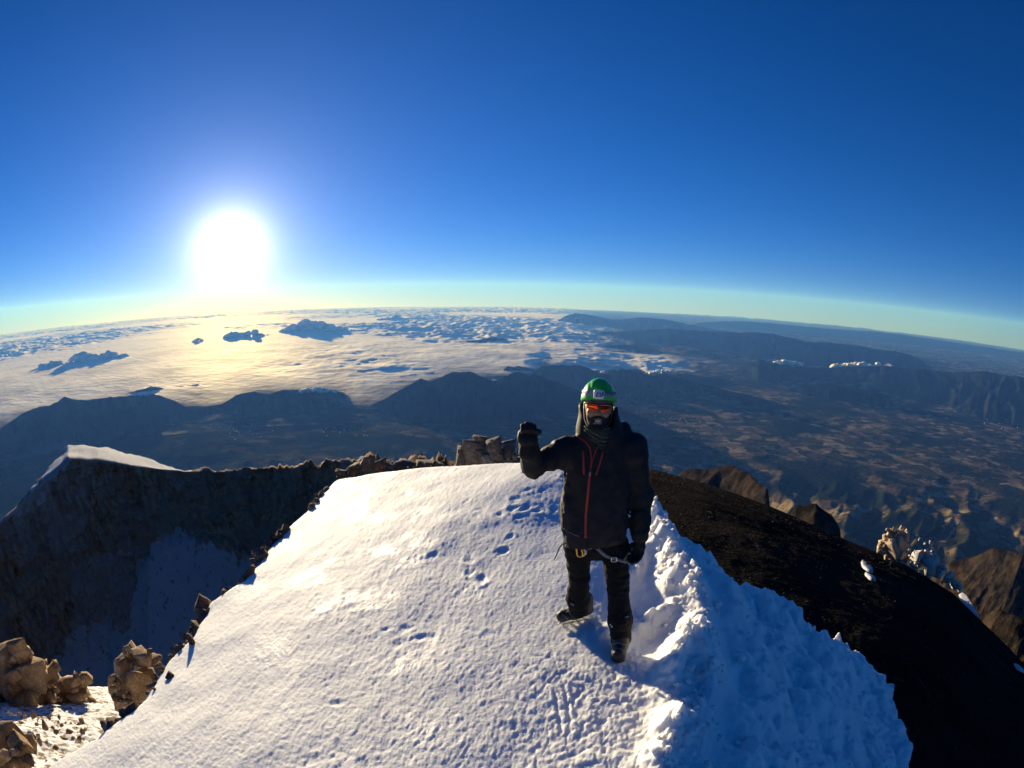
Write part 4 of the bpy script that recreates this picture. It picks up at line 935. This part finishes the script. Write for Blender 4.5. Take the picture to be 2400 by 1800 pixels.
zipper = strip('zipper', JB, [(1372,1260),(1373,1225),(1376,1180),(1381,1130),(1384,1100)], .016, REDZ, jacket, 26, .004, .006, 'red front zipper')
strip('zipper', JB, [(1384,1100),(1386,1075),(1384,1050),(1374,1034),(1352,1022)], .007, REDZ, jacket, 22, .004, .004)
strip('zipper', JB, [(1384,1100),(1390,1075),(1398,1050),(1408,1036)], .007, REDZ, jacket, 20, .004, .004)
strip('pocket_zipper', JB, [(1367,1056),(1368,1085),(1369,1111)], .011, REDZ, jacket, 14, .004, .004); strip('pocket_zipper', JB, [(1414,1057),(1406,1086),(1397,1113)], .011, REDZ, jacket, 14, .004, .004)
strip('zip_pull', JB, [(1383,1106),(1382,1114)], .006, STEEL, jacket, 4, .010, .004)
strip('hem_cord', JB, [(1322,1238),(1340,1250),(1358,1257)], .004, WEB, jacket, 10, .004, .003)

# --- gloves: five curled fingers each
def glove(name, base, along, palm, side, curl, s=1.0):
    along, palm, side = [np.asarray(v, float)/np.linalg.norm(v) for v in (along, palm, side)]
    Gf = Field(base-.19, base+.19, .0052); R = np.array([side, palm, along])
    c = base+along*.045*s; Gf.add(Gf.box(c, (.043*s, .025*s, .034*s), R, .022), .01); Gf.add(Gf.cone(base-along*.09, base+along*.02, .048, .036), .02)
    for i, (off, ln, r) in enumerate(((-.034, .9, .0135), (-.0115, 1.0, .0145), (.0115, .96, .0140), (.033, .80, .0125))):
        p = base+along*(.080-.4*abs(off+.004))*s+side*off*s; th = 0.0; L_ = (.040*ln*s, .030*ln*s, .024*ln*s)
        for k_, l_ in enumerate(L_):
            th += curl[k_]; d = along*math.cos(th)+palm*math.sin(th); q2 = p+d*l_; Gf.add(Gf.cone(p, q2, r*s, r*s*.95), .003); p = q2
    p0 = base+along*.03*s+side*.040*s+palm*.010; p1 = p0+(along*.45+side*.45+palm*.55)*.045*s; p2 = p1+(along*.35-side*.75+palm*.35)*.046*s
    Gf.add(Gf.cone(p0, p1, .016*s, .0145*s), .012); Gf.add(Gf.cone(p1, p2, .0145*s, .012*s), .004)
    wrinkle(Gf, .002, .02, 4); V, Q = Gf.mesh(); return part(name, V, Q, None, GLOVE)
glove('glove', wrL+(0, -.005, .0), (0.02, -.10, 1), (.05, -1, -.05), (1, .05, 0), (1.05, 1.5, 1.1), .97)
glove('glove', wrR+(0, -.01, -.03), (-.08, -.12, -1), (-.75, -.6, .1), (-.6, .75, 0), (.45, .6, .45), 1.0)
for a_, b_ in ((elL, wrL), (elR, wrR)):
    Cf = Field(b_-.12, b_+.12, .006); d = (b_-a_)/np.linalg.norm(b_-a_); Cf.add(Cf.cone(b_-d*.030, b_-d*.005, .054, .056)); Cf.sub(Cf.cone(b_-d*.05, b_+d*.05, .044, .044), .004); wrinkle(Cf, .003, .03, 7); V, Q = Cf.mesh(); part('sleeve_cuff', V, Q, None, JACKET, jacket)

# --- boots with crampons
def boot(toe, heel, top, mt_side, tilt=0):
    ax = heel-toe; ax[2] = 0; Ln = np.linalg.norm(ax); ax /= Ln; sd = np.array((-ax[1], ax[0], 0)); z0 = (toe[2]+heel[2])/2+.035; upv = np.array((0, 0, 1.)); Rb = np.array([sd, ax, upv])
    mid = (toe+heel)/2; mid[2] = z0
    Bf = Field(mid-(.22, .22, .06), mid+(.22, .22, .30), .006)
    Bf.add(Bf.cone(toe+ax*.05+(0, 0, z0-toe[2]+.035), mid+(0, 0, .045), .048, .05, (1, 1, .95)), .02); Bf.add(Bf.cone(mid+(0, 0, .05), heel-ax*.05+(0, 0, z0-heel[2]+.05), .046, .046), .02)
    Bf.add(Bf.cone(mid+ax*.0+(0, 0, .06), heel-ax*.075+(0, 0, z0-heel[2]+.15), .048, .058), .03); Bf.add(Bf.cone(heel-ax*.075+(0, 0, z0-heel[2]+.1), top, .058, .06), .03)
    Bf.D = np.maximum(Bf.D, z0-Bf.Z); wrinkle(Bf, .003, .035, 21); V, Q = Bf.mesh(); b = part('boot', V, Q, None, mt_side); bb = BVHTree.FromPolygons([tuple(v) for v in V], [tuple(q_) for q_ in Q])
    S_ = Field(mid-(.22, .22, .05), mid+(.22, .22, .06), .006)
    for u0, u1, r in ((.05, .5, .047), (.5, 1-.05/Ln, .043)): S_.add(S_.cone(toe+ax*max(.048, u0*Ln), toe+ax*(u1*Ln), r, r if u1 > .6 else .040, (1, 1, 1)), .03)
    S_.D = np.maximum(S_.D, np.abs(S_.Z-z0)-.013); V, Q = S_.mesh(); part('sole', V, Q, None, RUBBER, b)
    # crampon: side rails, cross bars, spikes and strap
    def spike(p, q_, r):
        d = (q_-p)/np.linalg.norm(q_-p); a = np.cross(d, (1, .3, .2)); a /= np.linalg.norm(a); c = np.cross(d, a)
        part('crampon_point', [p+(a*math.cos(t*1.57)+c*math.sin(t*1.57))*r for t in range(4)]+[q_], None, [(t, (t+1) % 4, 4) for t in range(4)]+[(0, 2, 1), (0, 3, 2)], STEEL, b, shade=False)
    for u in (.14, .34, .52, .72, .92):
        for sg in (-1, 1):
            p = toe+ax*u*Ln+sd*sg*.040; p[2] = z0-.012; spike(p, p+np.array((sd[0]*sg*.006, sd[1]*sg*.006, -.036)), .009)
    for sg in (-1, 1):
        p = toe+ax*.04+sd*sg*.016; p[2] = z0-.010; spike(p, p-ax*.055+np.array((0, 0, -.016)), .008)
    for sg in (-1, 1):
        P = [toe+ax*u*Ln+sd*sg*.047+np.array((0, 0, z0-toe[2]-.008)) for u in np.linspace(.10, .95, 8)]; ribbon('crampon_rail', P, [sd*sg]*8, .014, .003, STEEL, b)
    return b, bb, ax, sd, z0
tL, hL = hit_snow(1303, 1466), hit_snow(1374, 1444)
tR, hR = hit_snow(1447, 1556), hit_snow(1456, 1498)
for p in (tL, hL, tR, hR): p[2] = float(snow_z(p[0:1], p[1:2])[0])
def fit_len(t, h, L_=.30): d = h-t; d[2] = 0; return t+d/np.linalg.norm(d)*L_
hL = fit_len(tL, hL, .30); hR = fit_len(tR, hR, .30)
for p in (hL, hR): p[2] = float(snow_z(p[0:1], p[1:2])[0])
bL, bbL, *_ = boot(tL, hL, anL+(0, 0, .02), BOOTM); bR, bbR, axR, sdR, zR = boot(tR, hR, anR+(0, 0, .02), BOOTM)
for b_, bb_, cl in ((bL, bbL, [((1318,1440),(1332,1452),(1338,1462)), ((1330,1432),(1345,1446)), ((1326,1436),(1340,1430))]), (bR, bbR, [((1434,1528),(1446,1518),(1462,1526)), ((1434,1512),(1448,1506),(1466,1512))])):
    for pth in cl:
        try: strip('strap', bb_, pth, .009, WEB, b_, 10, .003, .003)
        except Exception: pass
try:
    strip('boot_side', bbR, [(1431,1515),(1432,1530),(1436,1544)], .035, BROWNL, bR, 10, .002, .003, 'tan leather side of the boot')
    strip('pull_tab', bbL, [(1330,1428),(1322,1438)], .013, BLUE, bL, 6, .006, .004, 'bright blue pull tab')
except Exception: pass
# gaiter hooks and strap ends at the cuffs
strip('cuff_buckle', TB, [(1338,1413),(1346,1418)], .016, WEB, trousers, 5, .005, .005); strip('cuff_strap', TB, [(1428,1465),(1434,1478)], .010, RUBBER, trousers, 6, .006, .004)
strip('cuff_buckle', TB, [(1464,1447),(1472,1445)], .008, WEB, trousers, 5, .005, .004); strip('cuff_buckle', TB, [(1431,1462),(1436,1470)], .010, STEEL, trousers, 5, .005, .004)

# --- climbing harness
har = strip('harness', TB, [(1386,1270),(1400,1285),(1416,1300),(1436,1308),(1456,1314),(1471,1317)], .022, WEB, None, 26, .006, .004, 'grey webbing climbing harness')
strip('leg_loop', TB, [(1326,1279),(1340,1280),(1352,1281)], .024, WEB, har, 12, .006, .004); strip('leg_loop', TB, [(1362,1290),(1374,1286),(1386,1282)], .020, OLIVE, har, 12, .006, .004)
strip('leg_loop', TB, [(1462,1312),(1468,1302),(1472,1294)], .018, OLIVE, har, 8, .005, .004)
pB, nB = cast(TB, 1439, 1309, .013); sxB = np.cross((0, 0, 1.), nB); sxB /= np.linalg.norm(sxB); syB = np.cross(nB, sxB)
def loop(name, c, sx, sy, pts, r, mt, parent, n=8):
    P = [c+sx*a+sy*b for a, b in pts]; V = []; m = len(P); nrm = np.cross(sx, sy)
    for i in range(m):
        t = P[(i+1) % m]-P[i-1]; t /= np.linalg.norm(t); s = np.cross(t, nrm); s /= np.linalg.norm(s)
        for j in range(n): V.append(P[i]+(s*math.cos(6.283*j/n)+nrm*math.sin(6.283*j/n))*r)
    Q = [(i*n+j, i*n+(j+1) % n, ((i+1) % m)*n+(j+1) % n, ((i+1) % m)*n+j) for i in range(m) for j in range(n)]
    return part(name, V, Q, None, mt, parent)
def oval(a, b, n=28, pear=0.0, p=3): return [(a*(1+pear*math.sin(t))*np.sign(math.cos(t))*abs(math.cos(t))**(2/p), b*np.sign(math.sin(t))*abs(math.sin(t))**(2/p)) for t in np.linspace(0, 6.283, n, endpoint=False)]
loop('buckle', pB, sxB, syB, oval(.017, .017, 20, 0, 6), .0035, STEEL, har)
pC, nC = cast(TB, 1364, 1284, .028)
pC2, _n2 = cast(TB, 1362, 1284, .040)
loop('carabiner', pC, np.array((.98, 0, .15)), np.array((-.15, 0, .98)), oval(.024, .046, 30, -.18, 3), .0055, GREY_M, har); loop('carabiner', pC2, np.array((.96, -.1, .2)), np.array((-.2, 0, .97)), oval(.017, .042, 30, -.2, 3), .0055, GOLD, har)
loop('gate', pC+np.array((.030, -.012, 0)), np.array((1., 0, .1)), np.array((-.1, 0, 1.)), oval(.004, .026, 14), .0035, STEEL, har)
Pt = [J(a, b, 3.22) for a, b in ((1326,1275),(1318,1275),(1311,1284),(1306,1296),(1302,1306),(1298,1312))]
ribbon('strap_end', Pt, [np.array((.2, -1, .1))]*6, [.010, .010, .010, .009, .008, .006], .003, WEB, har)

# --- helmet with headlamp
Hf = Field(HC-(.16, .19, .05), HC+(.16, .19, .22), .005)
brim = np.array([rt, fw*.985+up*.17, up*.985-fw*.17])
Hc = H_(0, -.022, .052)
Hf.add(Hf.ell(Hc, (.101, .128, .127), RH)); Hf.sub(Hf.box(H_(0, -.01, -.064), (.3, .3, .105), brim, .004), .006)
lip = Hf.ell(H_(0, -.020, .052), (.1055, .133, .131), RH)
u_ = ((Hf.X-HC[0])*brim[2][0]+(Hf.Y-HC[1])*brim[2][1]+(Hf.Z-HC[2])*brim[2][2]); u0 = brim[2]@(H_(0, -.01, .042)-HC)
lip = np.maximum(lip, np.abs(u_-u0-.019)-.019); Hf.add(lip.astype(np.float32), .006)
xh = (Hf.X-HC[0])*rt[0]+(Hf.Y-HC[1])*rt[1]+(Hf.Z-HC[2])*rt[2]
Hf.D += (.0012*np.tanh((np.abs(np.abs(xh)-.055)-.006)*-300)*smooth(.07, .10, u_)).astype(np.float32)
V, Q = Hf.mesh(); helmet = part('helmet', V, Q, None, HGREEN); hb = BVHTree.FromPolygons([tuple(v) for v in V], [tuple(q_) for q_ in Q])
bandP = []; bandN = []
for t in np.linspace(-2.2, 2.2, 60):
    o0 = H_(0, -.02, .095); d = rt*math.sin(t)+fw*math.cos(t)*1.1-up*.02; d /= np.linalg.norm(d); h_, n_, *_r = hb.ray_cast(Vector(o0+d*.4), Vector(-d))
    if h_ is not None: bandP.append(np.array(h_)+d*.003); bandN.append(d)
lampband = ribbon('headlamp_strap', bandP, bandN, .026, .004, HGREY, helmet)
i0 = min(range(len(bandP)), key=lambda i: abs((bandP[i]-HC)@rt+.008)); lc = bandP[i0]+bandN[i0]*.012
Lf = Field(lc-.06, lc+.06, .0035); Lf.add(Lf.box(lc, (.030, .016, .026), RH, .010)); V, Q = Lf.mesh(); lamp = part('headlamp', V, Q, None, HWHITE, helmet)
def plate(name, c, pts, mt, parent, th=.004):
    V = [c+rt*a+up*b+fw*d for d in (0, th) for a, b in pts]; n = len(pts)
    bmq = [tuple(range(n, 2*n))]; me = bpy.data.meshes.new(name); me.from_pydata([tuple(v) for v in V], [], [tuple(reversed(range(n))), tuple(range(n, 2*n))]+[(i, (i+1) % n, n+(i+1) % n, n+i) for i in range(n)])
    o = obj(name, me, mt); o.parent = parent; return o
lf = lc+fw*.0155
plate('lamp_reflector', lf, [(-.019, -.013), (.019, -.013), (.012, .012), (-.012, .012)], simple('lamp_grey', (.16, .17, .17), .3), lamp, .003); plate('lamp_led', lf+fw*.003, [(-.008, -.007), (.008, -.007), (.006, .006), (-.006, .006)], simple('lamp_lens', (.5, .52, .45), .15), lamp, .002)
plate('lamp_button', lf+rt*.021+up*.006, [(-.004, -.012), (.005, -.012), (.005, .012), (-.004, .010)], simple('lamp_blue', (.06, .09, .14), .35), lamp, .002)
# lettering on the strap
try:
    tcv = bpy.data.curves.new('lettering', 'FONT'); tcv.body = 'PETZL'; tcv.size = .019; tcv.extrude = .0006; tcv.align_x = 'CENTER'; tcv.align_y = 'CENTER'
    to = bpy.data.objects.new('tmp_lettering', tcv); COL.objects.link(to); dg = bpy.context.evaluated_depsgraph_get(); tm = bpy.data.meshes.new_from_object(to.evaluated_get(dg)); bpy.data.objects.remove(to)
    i1 = min(range(len(bandP)), key=lambda i: abs((bandP[i]-HC)@rt-.052)); pn = bandN[i1]/np.linalg.norm(bandN[i1]); sx = np.cross(up, pn); sx /= np.linalg.norm(sx); sy = np.cross(pn, sx)
    co = np.empty(len(tm.vertices)*3, np.float32); tm.vertices.foreach_get('co', co); co = co.reshape(-1, 3); co = bandP[i1]+pn*.0035+co[:, :1]*sx+co[:, 1:2]*sy+co[:, 2:3]*pn; tm.vertices.foreach_set('co', co.astype(np.float32).ravel()); tm.update()
    lo_ = obj('lettering', tm, simple('dark_print', (.02, .025, .04), .6)); lo_.parent = helmet
except Exception as ex: print('lettering', ex)
def surfpatch(name, poly, bvh, mt, parent, off=.0025):
    poly = np.array(poly, float); c = poly.mean(0); V = []; ok = True
    for k_ in (1, .5):
        for a, b in c+(poly-c)*k_:
            p, n_ = cast(bvh, a, b, off)
            if p is None: return None
            V.append(p)
    n = len(poly); Q = grid_quads(2, n, True).tolist(); pc, _q = cast(bvh, *c, off); V.append(pc); T = [(n+i, n+(i+1) % n, 2*n) for i in range(n)]
    return part(name, V, Q, T, mt, parent)
surfpatch('vent', [(1429,896),(1432,899),(1437,912),(1436,915),(1431,906)], hb, HDARK, helmet); surfpatch('vent', [(1373,898),(1376,896),(1374,904),(1370,912),(1369,908)], hb, HDARK, helmet)
# chin straps
for sg in (-1, 1):
    P = [H_(sg*.083, .03, .035), H_(sg*.083, .028, -.01), H_(sg*.077, .03, -.06), H_(sg*.055, .055, -.105), H_(sg*.02, .078, -.128)]
    ribbon('chin_strap', P, [rt*sg+fw*.5]*5, .013, .003, RUBBER, helmet)

# --- mirrored sunglasses
def lensmesh(sg):
    V = []; n, m = 13, 7
    for i in range(n):
        for j in range(m):
            u = i/(n-1); w = j/(m-1)*2-1; x = .006+.062*u; hh = .021*math.sin(math.pi*min(.98, .12+.86*u)**.8)**.55; z = .014+.004*u+w*hh*(1 if w > 0 else 1.15)-(.004*(1-u) if w < 0 else 0)
            y = .109-.9*x*x*5.2+(.004 if w > 0 else -.002); V.append(H_(sg*x, y, z))
    return V, grid_quads(n, m)
V1, Q1 = lensmesh(1)
gl_ = ribbon('sunglasses', [H_(x, .113-.9*x*x*5.2, .036+.02*abs(x)) for x in np.linspace(-.070, .070, 19)], [fw]*19, .007, .005, HDARK, None, 'dark framed sunglasses with red mirrored lenses')
for sg in (-1, 1):
    V, Q = lensmesh(sg); part('lens', V, Q, None, lens.m, gl_); ribbon('temple', [H_(sg*.070, .088, .037), H_(sg*.083, .04, .035), H_(sg*.085, -.03, .03)], [rt*sg]*3, .008, .003, HDARK, gl_)
ribbon('nose_bridge', [H_(-.010, .113, .022), H_(0, .117, .026), H_(.010, .113, .022)], [fw]*3, .006, .004, HDARK, gl_)
# ================================================================== THE AIR
hz = M('air_haze'); pv = hz.n('VolumePrincipled'); pv.inputs['Color'].default_value = (.09, .275, 1.0, 1); pv.inputs['Density'].default_value = 1.25e-5
pv.inputs['Anisotropy'].default_value = .2; pv.inputs['Absorption Color'].default_value = (.9, .95, 1, 1); hz.l(pv.outputs[0], hz.o.inputs['Volume'])
_x, _z0, _z1 = 205000., -9500., 2000.
V = [(sx*_x, sy*_x, z) for z in (_z0, _z1) for sx, sy in ((-1,-1), (1,-1), (1,1), (-1,1))]
obj('haze', raw_mesh('haze', V, [(3,2,1,0), (4,5,6,7), (0,1,5,4), (1,2,6,5), (2,3,7,6), (3,0,4,7)], shade=False), hz.m, kind='stuff', label='thin blue morning haze filling the air over the valleys', cat='haze')
